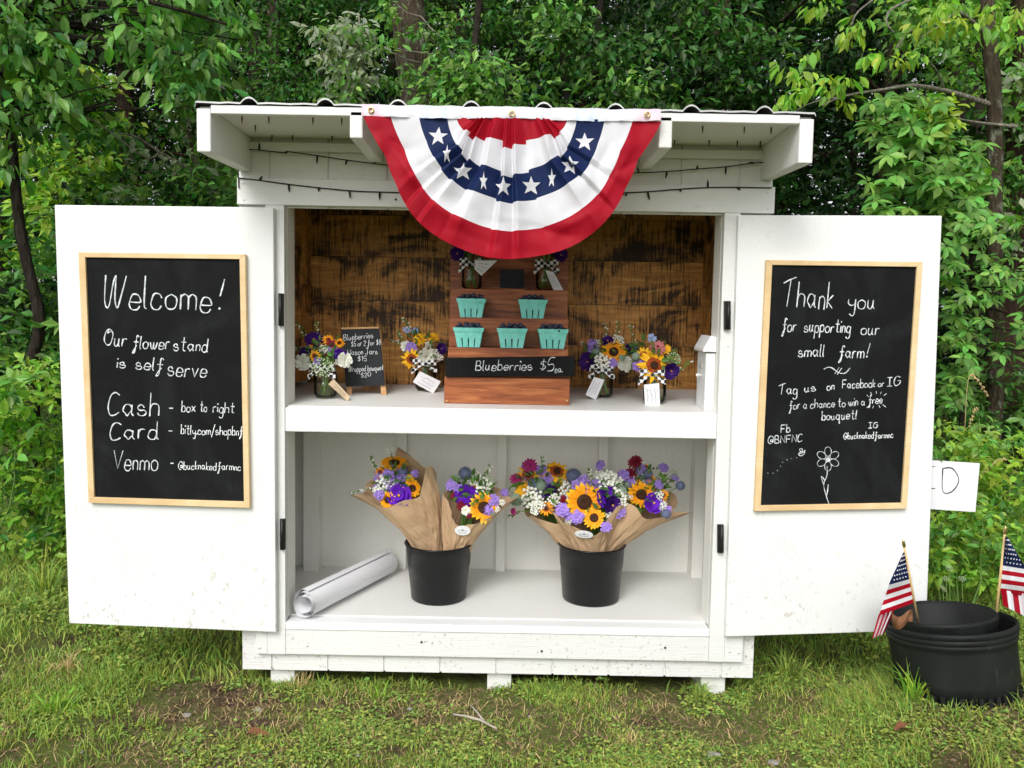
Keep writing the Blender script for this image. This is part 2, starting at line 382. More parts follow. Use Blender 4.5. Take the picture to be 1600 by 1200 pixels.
def ground_mat():
    t = NT('ground_soil'); v = t.coord((1, 1, 1))
    a = t.noise(v, 1.7, 6, .65); b = t.noise(v, 14, 6, .7); c = t.noise(v, 150, 5, .75)
    soil = t.ramp(b, [(.3, (.06, .038, .023)), (.52, (.15, .097, .060)), (.72, (.27, .19, .125))])
    soil = t.mix(t.ramp(c, [(.55, (0, 0, 0)), (.72, (.6, .6, .6))]), soil, (.20, .155, .11))
    moss = t.ramp(c, [(.3, (.075, .105, .022)), (.7, (.24, .31, .07))])
    ad = t.n('Math', operation='ADD'); t.l(a, ad.inputs[0]); m = t.n('Math', operation='MULTIPLY'); m.inputs[1].default_value = .5; t.l(b, m.inputs[0]); t.l(m.outputs[0], ad.inputs[1])
    col = t.mix(t.ramp(ad.outputs[0], [(.62, (0, 0, 0)), (.80, (1, 1, 1))]), soil, moss)
    t.bump(t.mix(.5, b, c), 1.0, .035)
    return t.set(col, .95, .15)
M_GROUND = ground_mat()
M_STONE = simple('pebble_stone', (.20, .185, .17), (.33, .31, .28), 60, .9, .3, 60)
M_UNDER = simple('dark_underside', (.03, .028, .026), None, rough=.9)  # dark colour paints shade into the roof rib hollows; roof deck shares it

# ------------------------------------------------------------------ terrain
def gh(x, y):
    """ground height"""
    z = 0.0
    k = max(0.0, min(1.0, (x - .75) / .55)); k = k * k * (3 - 2 * k)
    j = max(0.0, min(1.0, (0.25 - y) / .65)); j = j * j * (3 - 2 * j)
    z += 0.150 * k * j + .07 * max(0.0, min(1.0, (x - 1.15) / .55)) * j
    l = max(0.0, min(1.0, (-x - 1.0) / .8)); z += .02 * l
    if y > .8: z += min(1.0, (y - .8) / 3.0) * .10 + max(0, y - 4) * .02
    z += .018 * mnoise.noise(Vector((x * 2.3, y * 2.3, 0))) + .008 * mnoise.noise(Vector((x * 9, y * 9, 3)))
    return z - .035
def axis(lo, hi, c0, c1, fine, coarse):
    out = []; x = lo
    while x < hi:
        out.append(x)
        d = 0 if c0 <= x <= c1 else min(abs(x - c0), abs(x - c1))
        x += fine + min(coarse, d * .22)
    out.append(hi); return np.array(out)
xs = axis(-60, 60, -2.6, 2.6, .03, 6); ys = axis(-40, 60, -1.0, 1.2, .03, 6)
V = np.array([(x, y, gh(x, y)) for y in ys for x in xs]); nx = len(xs); ny = len(ys)
ii, jj = np.meshgrid(np.arange(ny - 1), np.arange(nx - 1), indexing='ij'); b = (ii * nx + jj).ravel()
Fg = np.stack([b, b + 1, b + nx + 1, b + nx], 1)
tag(link('ground', np_mesh('ground', V, Fg, M_GROUND, smooth=True)), kind='structure')

# ------------------------------------------------------------------ the stand
ST = thing('flower_stand', 'white painted wooden roadside stand with its two doors swung open, standing on the grass', 'stand', (0, .25, 0))
XL, XR = -.932, .866; D = .60
def seg_siding(mb, z0, z1, y0, y1, x0=XL, x1=XR, first=None):
    """grooved sheet siding: strips with 6 mm grooves every 8 inches"""
    g = first if first is not None else x0 + .105
    edges = [x0]
    while g < x1 - .02: edges.append(g); g += .1975
    edges.append(x1)
    for i in range(len(edges) - 1):
        a = edges[i] + (.004 if i else 0); c = edges[i + 1] - (.004 if i < len(edges) - 2 else 0)
        mb.box(a, c, y0, y1, z0, z1)
    mb.box(x0 + .003, x1 - .003, y0 + .006, y1 - .001, z0 + .001, z1 - .001)
sd_ = MB(); seg_siding(sd_, 1.640, 1.870, 0, .012); sd_.build('front_siding', M_SIDING, ST)
sd_ = MB(); seg_siding(sd_, .032, .20, 0, .012); sd_.build('skirt_board', M_SKIRT, ST)
MB().box(XL, -.775, 0.0005, .012, .2005, 1.6395).build('corner_panel', M_SIDING, ST)
MB().box(.704, XR, 0.0005, .012, .2005, 1.6395).build('corner_panel', M_SIDING, ST)
MB().box(XL + .0, XR + .003, -.022, -.001, 1.6455, 1.733).build('lintel_board', M_TRIM, ST, bevel=.002)
MB().box(XL + .0, XR, -.022, -.001, 1.8235, 1.852).build('frieze_board', M_TRIM, ST, bevel=.002)
MB().box(-.838, -.774, -.022, -.001, .097, 1.645).build('trim_board', M_TRIMV, ST, bevel=.002)
MB().box(.703, .757, -.022, -.001, .097, 1.645).build('trim_board', M_TRIMV, ST, bevel=.002)
MB().box(-.878, -.8385, -.021, -.001, .097, .2).build('trim_block', M_TRIMV, ST, bevel=.002)
MB().box(.7575, .822, -.021, -.001, .097, .2).build('trim_block', M_TRIMV, ST, bevel=.002)
MB().box(-.7735, .7025, -.0205, -.001, .0975, .186).build('bottom_trim', M_SKIRT, ST, bevel=.002)
MB().box(-.7735, .7025, -.024, .04, .1865, .214).build('sill', M_SMOOTH, ST, bevel=.003)
# jambs
MB().box(-.812, -.774, .0125, .10, .218, 1.88).build('jamb', M_INNER, ST)
MB().box(.703, .742, .0125, .10, .218, 1.88).build('jamb', M_INNER, ST)
MB().box(-.773, .702, .013, .05, 1.65, 1.73).build('header', M_INNER, ST)
# floor, walls, ceiling
MB().box(XL + .015, XR - .015, .0405, D, .195, FLZ).build('floor_board', M_SHELF, ST)
for x0, x1 in ((XL, XL + .012), (XR - .012, XR)):
    s_ = MB()
    for k in range(3): s_.box(x0, x1, .0125 + k * .2, .0125 + k * .2 + .196, .032, 1.87)
    s_.box(x0 + .003, x1 - .003, .013, D + .02, .033, 1.869); s_.build('side_wall', M_SIDING, ST)
MB().box(XL + .0125, XR - .0125, D + .0005, D + .02, .032, 1.87).build('back_wall', M_INNER, ST)
# lower compartment framing
for px, w_ in ((628, .038), (783, .038), (940, .038)):
    x = at(px, 800, D - .02).x
    MB().box(x - w_ / 2, x + w_ / 2, D - .035, D - .0005, FLZ + .0005, .93).build('stud', M_INNER, ST)
for x0, x1 in ((-.86, -.80), (.765, .81)):
    MB().box(x0, x1, D - .075, D - .0005, FLZ + .0005, .93).build('stud', M_INNER, ST)
for sx in (-1, 1):
    xa = XL + .0125 if sx < 0 else XR - .0505
    MB().box(xa, xa + .038, .26, .34, FLZ + .0005, .93).build('stud', M_INNER, ST)
    MB().box(xa, xa + .038, .101, .2595, .40, .43).build('blocking', M_INNER, ST)
# shelf (its back is a little higher than its front)
def shz(y): return SHZ + SLOPE * y
mb = MB(); x0, x1 = -.8115, .7415
mb.hexa([(XL + .02, .1005, shz(.1) - .018), (XR - .02, .1005, shz(.1) - .018), (XR - .02, .1005, shz(.1)), (XL + .02, .1005, shz(.1))], [(XL + .02, D - .026, shz(D) - .020), (XR - .02, D - .026, shz(D) - .020), (XR - .02, D - .026, shz(D - .026)), (XL + .02, D - .026, shz(D - .026))])
mb.hexa([(-.7735, -.001, shz(0) - .018), (.7025, -.001, shz(0) - .018), (.7025, -.001, shz(0)), (-.7735, -.001, shz(0))], [(-.7735, .1004, shz(.1) - .018), (.7025, .1004, shz(.1) - .018), (.7025, .1004, shz(.1)), (-.7735, .1004, shz(.1))])
mb.build('shelf', M_SHELF, ST)
MB().box(-.7735, .7025, -.02, -.0015, .881, .9635).build('shelf_apron', M_SMOOTH, ST, bevel=.003)
# burnt wooden lining of the upper compartment: rows of boards
mb = MB(); z = SHZ + .03; row = 0; rows = [.185, .17, .18, .17, .18]
for h in rows:
    x = -.855 + (-.25 if row % 2 else 0); bw = [.95, .78, 1.05, .88]
    k = row
    while x < .80:
        L = bw[k % 4]; k += 1; a = max(x, -.855); c = min(x + L, .80)
        if c - a > .01: mb.box(a, c - .0025, D - .024 + random.uniform(0, .002), D - .012, z, z + h - .002)
        x += L
    z += h; row += 1
mb.build('burnt_back_lining', M_BURNT, ST)
for xa in (-.86, .782):
    mb = MB(); y = .101
    for wdt in (.17, .16, .17): mb.box(xa, xa + .02, y, min(y + wdt - .002, D - .026), SHZ + .055, 1.86); y += wdt
    mb.build('burnt_side_lining', M_BURNT, ST)
MB().box(XL + .0125, XR - .0125, .0125, D, 1.871, 1.878).build('roof_deck', M_UNDER, ST)
# eaves
MB().box(-.9295, .8635, -.33, -.0005, 1.868, 1.8775).build('soffit', M_SOFFIT, ST)
MB().box(-.8885, .8225, -.352, -.331, 1.853, 1.8775).build('fascia_strip', M_TRIM, ST, bevel=.002)
def rafter(xa, xb, z0f, z0b):
    A = [(xa, -.352, z0f), (xb, -.352, z0f), (xb, -.352, 1.8675), (xa, -.352, 1.8675)]; B = [(xa, -.001, z0b), (xb, -.001, z0b), (xb, -.001, 1.8675), (xa, -.001, 1.8675)]
    MB().hexa(A, B).build('rafter', M_TRIM, ST, bevel=.004)
rafter(-.9305, -.889, 1.743, 1.758); rafter(.823, .8645, 1.740, 1.758)
rafter(-.485, -.447, 1.790, 1.79); rafter(.415, .453, 1.777, 1.785)
# screw tips through the soffit
for px, py, Y in [(378, 180, -.27), (420, 182, -.27), (489, 185, -.27), (534, 188, -.27), (399, 196, -.17), (425, 214, -.05), (457, 214, -.05), (519, 217, -.05), (1098, 199, -.25), (1163, 200, -.25), (1205, 203, -.25), (1241, 206, -.22), (1054, 222, -.08), (1108, 224, -.08), (1152, 225, -.08), (1188, 224, -.08)]:
    p = at(px, py, Y); MB().tube([(p.x, Y, 1.8685), (p.x, Y, 1.858), (p.x, Y, 1.846)], [.0025, .0025, .0008], 6).build('screw_tip', M_NAIL, ST)
for x, z in [(-.91, 1.66), (-.91, 1.715), (.845, 1.66), (.845, 1.715), (-.40, 1.67), (.36, 1.70), (.62, 1.668), (-.62, 1.712), (-.865, .12), (-.85, .175), (.775, .135), (.808, .132), (-.70, .13), (-.30, .15), (.12, .125), (.55, .145), (-.81, 1.5), (.73, 1.2), (-.81, .6), (.73, .5)]:
    m_ = MB(); m_.tube([(x, -.0205, z), (x, -.0228, z)], .0042, 10); m_.build('screw_head', M_NAIL if abs(x) < .6 else M_TRIM, ST)
# corrugated roof sheet
prof = []
ribs = [at(px, 165, -.366).x for px in (387, 507, 621, 736, 850, 963, 1082, 1197)]
x = at(302, 160, -.366).x; XE = at(1277, 182, -.366).x; prof.append((x, -.012)); prof.append((x + .003, .002)); prof.append((x + .02, .002))
for r_ in ribs:
    prof += [(r_ - .10 if r_ > ribs[0] else r_ - .085, .0), (r_ - .060, .002), (r_ - .025, .0)]
    for a in (-.021, -.016, -.009, 0, .009, .016, .021): prof.append((r_ + a, 0.017 * math.cos(a / .0245 * math.pi / 2) ** .8))
    prof += [(r_ + .025, .0), (r_ + .058, .002)]
prof += [(XE - .02, .0), (XE - .004, .0), (XE, -.008), (XE, -.018)]
prof = sorted(set(prof), key=lambda q: (q[0], -q[1]))
mb = MB(); n = len(prof); vs = []
for Y, dz in ((-.356, 0), (D + .08, .0)):
    for (x, z) in prof: vs.append((x, Y, 1.8795 + z + .005 + dz))
    for (x, z) in prof: vs.append((x, Y, 1.8795 + z + dz))
fs = []; us = []
for i in range(n - 1):
    fs += [[i, i + 1, 2 * n + i + 1, 2 * n + i], [i, n + i, n + i + 1, i + 1], [2 * n + i, 2 * n + i + 1, 3 * n + i + 1, 3 * n + i]]; us.append([n + i, 3 * n + i, 3 * n + i + 1, n + i + 1])
fs += [[0, 2 * n, 3 * n, n], [n - 1, 2 * n - 1, 4 * n - 1, 3 * n - 1]]
mb.add(vs, fs + us); mb.m = [0] * len(fs) + [1] * len(us); mb.build('corrugated_roof', [M_METAL, M_UNDER], ST)  # underside faces get the painted shade colour, the rest bare metal
# skids
for px in (441, 780, 1115):
    x = at(px, 1065, .02).x; MB().box(x - .043, x + .043, .025, D - .02, -.10, .0315).build('skid', M_SKIRT, ST, bevel=.003)
# doors
def quad(px, Y): return [at(x, y, Y) for x, y in px]
def slab(px, y0, y1, shift=0):
    A = quad(px, y0); A = [Vector((p.x, y0, p.z)) for p in A]; return A, [Vector((p.x, y1, p.z)) for p in A]
def door(px, hinges):
    A, B = slab(px, -.048, -.026); o = MB().hexa(A, B).build('door', M_DOOR, ST, bevel=.0025)
    for hx0, hx1, hy0, hy1 in hinges:
        P = [at(a, b_, -.05) for a, b_ in ((hx0, hy1), (hx1, hy1), (hx1, hy0), (hx0, hy0))]
        m_ = MB().hexa([(p.x, -.0335, p.z) for p in P], [(p.x, -.0225, p.z) for p in P])
        kx = (P[0].x + P[1].x) / 2; m_.tube([(kx, -.036, P[0].z + .001), (kx, -.036, P[2].z - .001)], .006, 8)
        m_.build('hinge', M_BLACK, o)
    return o
door([(108, 974), (431, 988), (427, 324), (85, 320)], [(432.5, 440, 458, 509), (435, 443, 813, 861)])
door([(1134, 995), (1447, 985), (1472, 337), (1154, 336)], [(1134, 1144, 470, 515), (1123.5, 1133, 822, 866)])
# small metal fasteners near the right door edge
# ------------------------------------------------------------------ handwriting
GL = {'a': "47 38 18 06 15 24 35 46 48 45 54", 'b': "0c 04 06 18 38 46 45 34 14 05", 'c': "47 38 18 06 05 14 34 45", 'd': "47 38 18 06 05 14 34 46;4c 45 54", 'e': "06 46 47 38 18 06 05 14 34 45",
      'f': "4b 3c 2b 23 11 01 13 36;08 48", 'g': "47 38 18 06 05 14 34 46;48 42 30 10 01", 'h': "0c 04 06 18 38 47 44", 'i': "08 04;0a 0b", 'k': "0c 04;38 06 34", 'l': "0c 05 14", 'm': "08 04 07 18 28 37 34 37 48 58 67 64",
      'n': "08 04 07 18 28 37 34", 'o': "28 07 05 14 34 45 47 28", 'p': "08 00;07 18 38 46 45 34 14 05", 'q': "47 38 18 06 05 14 34 46;48 40 51", 'r': "08 04 06 18 38", 's': "37 28 18 07 16 36 45 34 14 05", 't': "2c 25 34 44;09 49",
      'u': "08 05 14 24 36;38 35 44", 'v': "08 24 48", 'w': "08 15 24 36 38 36 44 55 68", 'x': "08 44;48 04", 'y': "08 06 25 46;48 42 30 11", 'W': "0c 06 14 25 3a 4c 4a 46 54 66 8c", 'O': "3c 1b 07 15 34 55 69 5b 3c 2a 4b", 'C': "5b 3c 1b 08 06 14 34 55",
      'V': "0c 34 6c", 'T': "0b 3c 7d;4c 34", 'F': "0c 04;0c 5c;08 48", 'B': "0c 04;0c 3c 4a 38 08;38 56 44 04", 'N': "04 0c 54 5c", 'G': "5b 3c 1b 08 06 14 34 56 58 38", 'I': "0c 4c;2c 24;04 44", 'M': "04 0c 38 6c 64", 'J': "1c 6c;4c 45 34 14 05",
      '$': "4a 2b 09 28 46 24 05;2d 23", '5': "4c 1c 08 38 46 34 04", '2': "0a 1c 3c 4a 04 44", '8': "2c 0a 28 46 24 06 28 4a 2c", '0': "2c 0a 06 24 46 4a 2c", '1': "0a 1c 14", '/': "02 4d", '.': "04 05", '@': "57 46 36 38 58 55 67 6a 4c 2c 09 06 24 44",
      '-': "07 37", '!': "1c 06;04 05", 'D': "0c 04 34 58 3c 0c", 'E': "4c 0c 04 44;08 38", 'S': "4b 2c 0a 28 46 24 05", 'L': "0c 04 44", 'K': "0c 04;48 06 44", 'A': "04 2c 44;17 37"}
SHARP = set('VFNIMTKEL-/!.vxkA')
def catmull(P, n=5):
    if len(P) < 3: return P
    out = []
    Q = [P[0]] + P + [P[-1]]
    for i in range(1, len(Q) - 2):
        p0, p1, p2, p3 = (np.array(q, float) for q in Q[i - 1:i + 3])
        for k in range(n):
            t = k / n
            out.append(tuple(.5 * ((2 * p1) + (-p0 + p2) * t + (2 * p0 - 5 * p1 + 4 * p2 - p3) * t * t + (-p0 + 3 * p1 - 3 * p2 + p3) * t ** 3)))
    out.append(P[-1]); return out
class Pen:
    def __init__(s, fn, width): s.fn = fn; s.w = width; s.mb = MB(); s.k = 0
    def stroke(s, pts, w=None, smooth=True):
        if smooth: pts = catmull([tuple(p) for p in pts])
        w = (w or s.w) * .35; P = [Vector(s.fn(*p)) for p in pts]; n = len(P)
        if n < 2: return
        s.k += 1; vs = []; N = s.nrm
        for i in range(n):
            t = P[min(i + 1, n - 1)] - P[max(i - 1, 0)]
            if t.length < 1e-7: t = Vector((1, 0, 0))
            sd = t.normalized().cross(N) * w * (1 + .30 * math.sin(i * .55 + s.k * 2.1) + .10 * math.sin(i * 2.3))
            o = N * (.0006 + .00001 * (s.k % 60) + .000004 * i)
            vs += [P[i] + sd + o, P[i] - sd + o]
        s.mb.add(vs, [[2 * i, 2 * i + 1, 2 * i + 3, 2 * i + 2] for i in range(n - 1)])
    def text(s, txt, x0, x1, y0, y1, asc, slant=.12, w=None):
        units = 0; items = []
        for ch in txt:
            if ch == ' ': units += 3; continue
            g = [[(int(q[0], 16), int(q[1], 16) - 4) for q in st.split()] for st in GL[ch].split(';')]
            wd = max(max(p[0] for p in st) for st in g); items.append((units, g, ch)); units += wd + 1.7
        units -= 1.7; sx = (x1 - x0) / max(units, .01); sy = asc / 8.0
        for ox, g, ch in items:
            jy = random.uniform(-.35, .35); js = random.uniform(.93, 1.08)
            for st in g:
                pts = [((ox + px) * sx + x0 + slant * py * sy, py * sy * js + jy * sy) for px, py in st]
                pts = [(a, y0 + (y1 - y0) * (a - x0) / max(x1 - x0, .1) - b_) for a, b_ in pts]
                if len(pts) == 2 and ch in '.!i' and abs(pts[0][1] - pts[1][1]) < asc * .2: s.stroke(pts, (w or s.w) * 1.5, False)
                else: s.stroke(pts, w, ch not in SHARP)
    nrm = Vector((0, -1, 0))
    def flush(s, parent, mat, name='writing'):
        if s.mb.v: s.mb.build(name, mat, parent)
        s.mb = MB()

def chalkboard(label, outer, inner, yb):
    c = at(sum(p[0] for p in outer) / 4, outer[0][1], yb)
    t = thing('chalkboard', label, 'chalkboard', (c.x, yb, c.z))
    A, B = slab(inner, yb - .010, yb - .0005); MB().hexa(A, B).build('board', M_SLATE, t)
    O = quad(outer, yb - .018); I = quad(inner, yb - .018); Ib = [Vector((p.x, yb - .0095, p.z)) for p in I]
    for i in range(4):
        j = (i + 1) % 4
        q = [O[i], O[j], I[j], I[i]]
        if True:
            f_ = [Vector((p.x, yb - .018, p.z)) for p in q]; b_ = [Vector((p.x, yb - .0005, p.z)) for p in q]
            fr = MB().hexa(f_, b_).build('frame_rail', M_PINE, t, bevel=.0015)
    return t
YD = -.0482
CB1 = chalkboard('pine framed chalkboard reading Welcome, hung on the open left door', [(138, 786), (390, 794), (383, 397), (122, 394)], [(147, 777), (381, 784), (374, 405), (133, 402)], YD)
pen = Pen(lambda x, y: at(x, y, YD - .0105), .0046)
pen.text('Welcome', 163, 329, 480, 487, 48, .05, .0058); pen.flush(CB1, M_CHALK); pen.stroke([(351, 436), (348, 448), (344, 463)], .006); pen.stroke([(342, 481), (344, 483)], .009, False)
pen.text('Our', 162, 197, 538, 542, 24); pen.flush(CB1, M_CHALK); pen.text('flower', 208, 264, 544, 546, 21); pen.flush(CB1, M_CHALK); pen.text('stand', 271, 325, 547, 550, 20); pen.flush(CB1, M_CHALK)
pen.text('is', 183, 196, 574, 574, 17); pen.flush(CB1, M_CHALK); pen.text('self', 212, 254, 577, 580, 20); pen.flush(CB1, M_CHALK); pen.text('serve', 262, 322, 587, 590, 25); pen.flush(CB1, M_CHALK)
pen.text('Cash', 169, 248, 648, 648, 34, .05, .0052); pen.flush(CB1, M_CHALK); pen.text('-', 264, 270, 641, 641, 10); pen.flush(CB1, M_CHALK); pen.text('box', 284, 305, 643, 643, 16, .05, .004); pen.flush(CB1, M_CHALK); pen.text('to', 313, 323, 643, 643, 15, .05, .004); pen.flush(CB1, M_CHALK); pen.text('right', 333, 366, 644, 645, 16, .05, .004); pen.flush(CB1, M_CHALK)
pen.text('Card', 172, 248, 686, 686, 27, .05, .0052); pen.flush(CB1, M_CHALK); pen.text('-', 263, 269, 677, 677, 10); pen.flush(CB1, M_CHALK); pen.text('bitly.com/shopbnf', 283, 379, 678, 680, 14, .05, .0031); pen.flush(CB1, M_CHALKS)
pen.text('Venmo', 177, 246, 733, 735, 30, .05, .0046); pen.flush(CB1, M_CHALK); pen.text('-', 266, 271, 728, 728, 10); pen.flush(CB1, M_CHALK); pen.text('@bucknakedfarmnc', 279, 376, 733, 735, 12, .05, .0028); pen.flush(CB1, M_CHALKS)
pen.flush(CB1, M_CHALK)
CB2 = chalkboard('pine framed chalkboard reading Thank you with a chalk flower, hung on the open right door', [(1179, 799), (1417, 795), (1442, 409), (1198, 406)], [(1189, 790), (1409, 786), (1433, 417), (1207, 414)], YD)
pen = Pen(lambda x, y: at(x, y, YD - .0105), .0042)
pen.text('Thank', 1221, 1300, 479, 483, 39, .1, .0046); pen.flush(CB2, M_CHALK); pen.text('you', 1325, 1366, 481, 482, 26, .1, .0044); pen.flush(CB2, M_CHALK)
pen.text('for', 1222, 1243, 518, 518, 20); pen.flush(CB2, M_CHALK); pen.text('supporting', 1256, 1328, 518, 520, 19); pen.flush(CB2, M_CHALK); pen.text('our', 1345, 1373, 522, 523, 20); pen.flush(CB2, M_CHALK)
pen.text('small', 1247, 1287, 557, 557, 18); pen.flush(CB2, M_CHALK); pen.text('farm', 1311, 1349, 559, 559, 20); pen.flush(CB2, M_CHALK); pen.text('!', 1354, 1357, 559, 559, 22); pen.flush(CB2, M_CHALK)
pen.stroke([(1287, 577), (1293, 574), (1300, 575), (1310, 582), (1320, 583), (1328, 575)]); pen.stroke([(1311, 574), (1304, 584)], .003, False); pen.stroke([(1315, 575), (1308, 585)], .003, False); pen.flush(CB2, M_CHALK, 'flourish')
pen.text('Tag', 1216, 1245, 616, 615, 15, .05, .0040); pen.flush(CB2, M_CHALK); pen.text('us', 1257, 1274, 612, 611, 13, .05, .0040); pen.flush(CB2, M_CHALK); pen.text('on', 1292, 1303, 610, 609, 13, .05, .0038); pen.flush(CB2, M_CHALK)
pen.text('Facebook', 1316, 1367, 607, 605, 13, .05, .0036); pen.flush(CB2, M_CHALK); pen.text('or', 1372, 1381, 604, 603, 10, .05, .0034); pen.flush(CB2, M_CHALK); pen.text('IG', 1386, 1406, 603, 602, 13, .05, .0038); pen.flush(CB2, M_CHALK)
pen.text('for a chance to win a', 1233, 1351, 640, 633, 13, .05, .0030); pen.flush(CB2, M_CHALK); pen.text('free', 1357, 1378, 631, 630, 13, .05, .0036); pen.flush(CB2, M_CHALK); pen.text('bouquet!', 1284, 1338, 656, 654, 13, .05, .0038); pen.flush(CB2, M_CHALK)
for a in ((1357, 620, 1354, 617), (1362, 617, 1360, 613), (1369, 615, 1369, 611), (1375, 616, 1377, 612), (1381, 618, 1385, 615), (1358, 634, 1354, 637), (1365, 634, 1363, 638), (1373, 633, 1375, 637), (1379, 632, 1384, 636)): pen.stroke([a[:2], a[2:]], .0026, False)
pen.text('Fb', 1220, 1234, 676, 675, 12, .05, .0036); pen.flush(CB2, M_CHALK); pen.text('@BNFNC', 1200, 1253, 693, 690, 12, .05, .0036); pen.flush(CB2, M_CHALK); pen.text('IG', 1357, 1371, 669, 668, 9, .05, .0036); pen.flush(CB2, M_CHALK); pen.text('@bucknakedfarmnc', 1318, 1395, 686, 684, 10, .05, .0026); pen.flush(CB2, M_CHALKS)
pen.flush(CB2, M_CHALK)
for k in range(6):                                       # the chalk flower
    a = math.pi / 2 + k * math.pi / 3; cx, cy = 1293.5 + 11.5 * math.cos(a), 717 - 11.5 * math.sin(a)
    pen.stroke([(cx + 7.4 * math.cos(a) * math.cos(q) - 5.2 * math.sin(a) * math.sin(q), cy - 7.4 * math.sin(a) * math.cos(q) - 5.2 * math.cos(a) * math.sin(q)) for q in [i * math.pi / 5 for i in range(11)]], .0024)
for q in range(3): pen.stroke([(1293.5 + (1 + q) * math.cos(i), 718 - (1 + q) * math.sin(i)) for i in [j * .7 for j in range(10)]], .003)
pen.stroke([(1292, 728), (1292, 742), (1287, 757), (1290, 772), (1295, 787)], .0028)
pen.stroke([(1287, 757), (1284, 749), (1283, 744), (1288, 750), (1287, 757)], .003); pen.stroke([(1291, 775), (1293, 763), (1294, 757), (1293, 768), (1291, 775)], .003)
pen.flush(CB2, M_CHALK, 'flower_drawing')
pen.stroke([(1247, 710), (1251, 706), (1257, 708), (1252, 712), (1248, 710), (1258, 706)], .0036); pen.stroke([(1251, 706), (1249, 702), (1253, 701), (1254, 706), (1258, 703), (1256, 707)], .0026)
for k, (a, b_) in enumerate([(1244, 715), (1236, 716), (1229, 718), (1222, 722), (1219, 728), (1214, 735), (1207, 739), (1199, 739)]): pen.stroke([(a, b_), (a + 1.3, b_ + .4)], .0024, False)
pen.flush(CB2, M_CHALK, 'bee_drawing')

# ------------------------------------------------------------------ fan bunting
BY = -.372
BU = thing('fan_bunting', 'red, white and blue pleated fan bunting with white stars hung from the eave', 'bunting', tuple(at(800, 185, BY)))
cpt = (800.0, 186.0)
CREASE = [(-190, 40, -120, 150, -.010), (-215, 20, -150, 60, .008), (-150, 120, -60, 175, -.009), (190, 35, 130, 150, -.010), (205, 60, 150, 90, .008), (140, 140, 60, 180, -.009), (-100, 175, -10, 205, .007), (20, 165, 110, 190, .008), (-160, 60, -110, 110, .007), (160, 20, 120, 100, .006), (-60, 150, 40, 160, -.006)]
def fan(t, th, flat=False):
    """t 0..1 over five rings, th 0 (right end) .. pi (left end)"""
    s, c = math.sin(th), math.cos(th)
    hb = [.27, .37, .435, .625, .815, 1]; vb = [0, .19, .40, .59, .795, 1]
    t = max(0.0, min(1.0, t)); x = t * 5; i = min(int(x), 4); q = x - i
    rh = hb[i] + (hb[i + 1] - hb[i]) * q; r = vb[i] + (vb[i + 1] - vb[i]) * q
    u = th / math.pi
    amp = max(0.0, min(1, (s - .28) / .4)) * (1 - .72 * max(0, r - .30) / .70)
    ph = u * 11 + .45 * math.sin(u * 9) + .35 * math.sin(u * 23 + 1); fr = ph - math.floor(ph); saw = (fr / .78 if fr < .78 else (1 - fr) / .22)
    dr = 0 if flat else amp * .034 * (math.floor(ph) % 3 - 1) * (1 - r) * min(1, t * 8); r2 = r + dr; rh += dr * .6
    nar = .115 * min(1, s / .28) * (1 - .9 * max(0, s - .5) / .5) * min(1, r * r)
    X = 231.5 * rh * c * (1 - nar)
    Yv = 221 * r2 * s
    wob = 5 * mnoise.noise(Vector((th * 2.2, r * 2.5, 1)))
    p = at(cpt[0] + X + wob * r * .5, cpt[1] + Yv + X * .012 + wob * r, BY)
    dy = -amp * .034 * saw * (.35 + .65 * min(1, r * 2)) + .010 * mnoise.noise(Vector((X * .022, Yv * .022, 4))) * (.3 + r) + .0035 * mnoise.noise(Vector((X * .05, Yv * .04, 9)))
    dy += -.02 * s * r
    for ax_, ay_, bx_, by_, A_ in CREASE:
        lx, ly = bx_ - ax_, by_ - ay_; L2 = lx * lx + ly * ly; tt = ((X - ax_) * lx + (Yv - ay_) * ly) / L2
        if -.1 < tt < 1.1: dd_ = ((X - ax_) * ly - (Yv - ay_) * lx) / math.sqrt(L2); dy += A_ * math.exp(-abs(dd_) / 7.0) * math.sin(math.pi * max(0, min(1, tt)))
    Yv2 = 0
    return Vector((p.x, BY - .006 + dy, p.z))
NT_, NU = 45, 300
mb = MB(); vs = []; fs = []; mi = []
for i in range(NT_ + 1):
    for j in range(NU + 1): vs.append(fan(max(i / NT_, .002), math.pi * j / NU))
for i in range(NT_):
    ring = int(i * 5 / NT_)
    for j in range(NU):
        fs.append([i * (NU + 1) + j, i * (NU + 1) + j + 1, (i + 1) * (NU + 1) + j + 1, (i + 1) * (NU + 1) + j]); mi.append([0, 1, 2, 1, 0][ring])
mb.add(vs, fs, 0, True); mb.m = mi
mb.build('cloth', [M_RED, M_WHT, M_NAVY], BU)
# header band
mb = MB(); n = 60; vs = []
for i in range(n + 1):
    x = 566 + (1032 - 566) * i / n; q = (i / n - .5) * 2
    sag = 7 * abs(math.sin(math.pi * i / n * 2)) * 1.0 - 2; roll = (x - 800) * .0175
    for k, yy in enumerate((168 + roll + sag * .35, 186 + roll + sag * .4)):
        p = at(x, yy, BY - .004); vs.append((p.x, BY - .011 + .004 * math.sin(i * .7) * k + .003 * math.sin(i * 1.9), p.z))
for i in range(n + 1): v = vs[2 * i]; vs.append((v[0], BY + .003, v[2])); v = vs[2 * i + 1]; vs.append((v[0], BY + .003, v[2]))
o_ = 2 * (n + 1)
mb.add(vs, [[2 * i + 1, 2 * i + 3, 2 * i + 2, 2 * i] for i in range(n)] + [[2 * i, 2 * i + 2, o_ + 2 * i + 2, o_ + 2 * i] for i in range(n)] + [[o_ + 2 * i, o_ + 2 * i + 2, o_ + 2 * i + 3, o_ + 2 * i + 1] for i in range(n)], 0, True)
mids = []
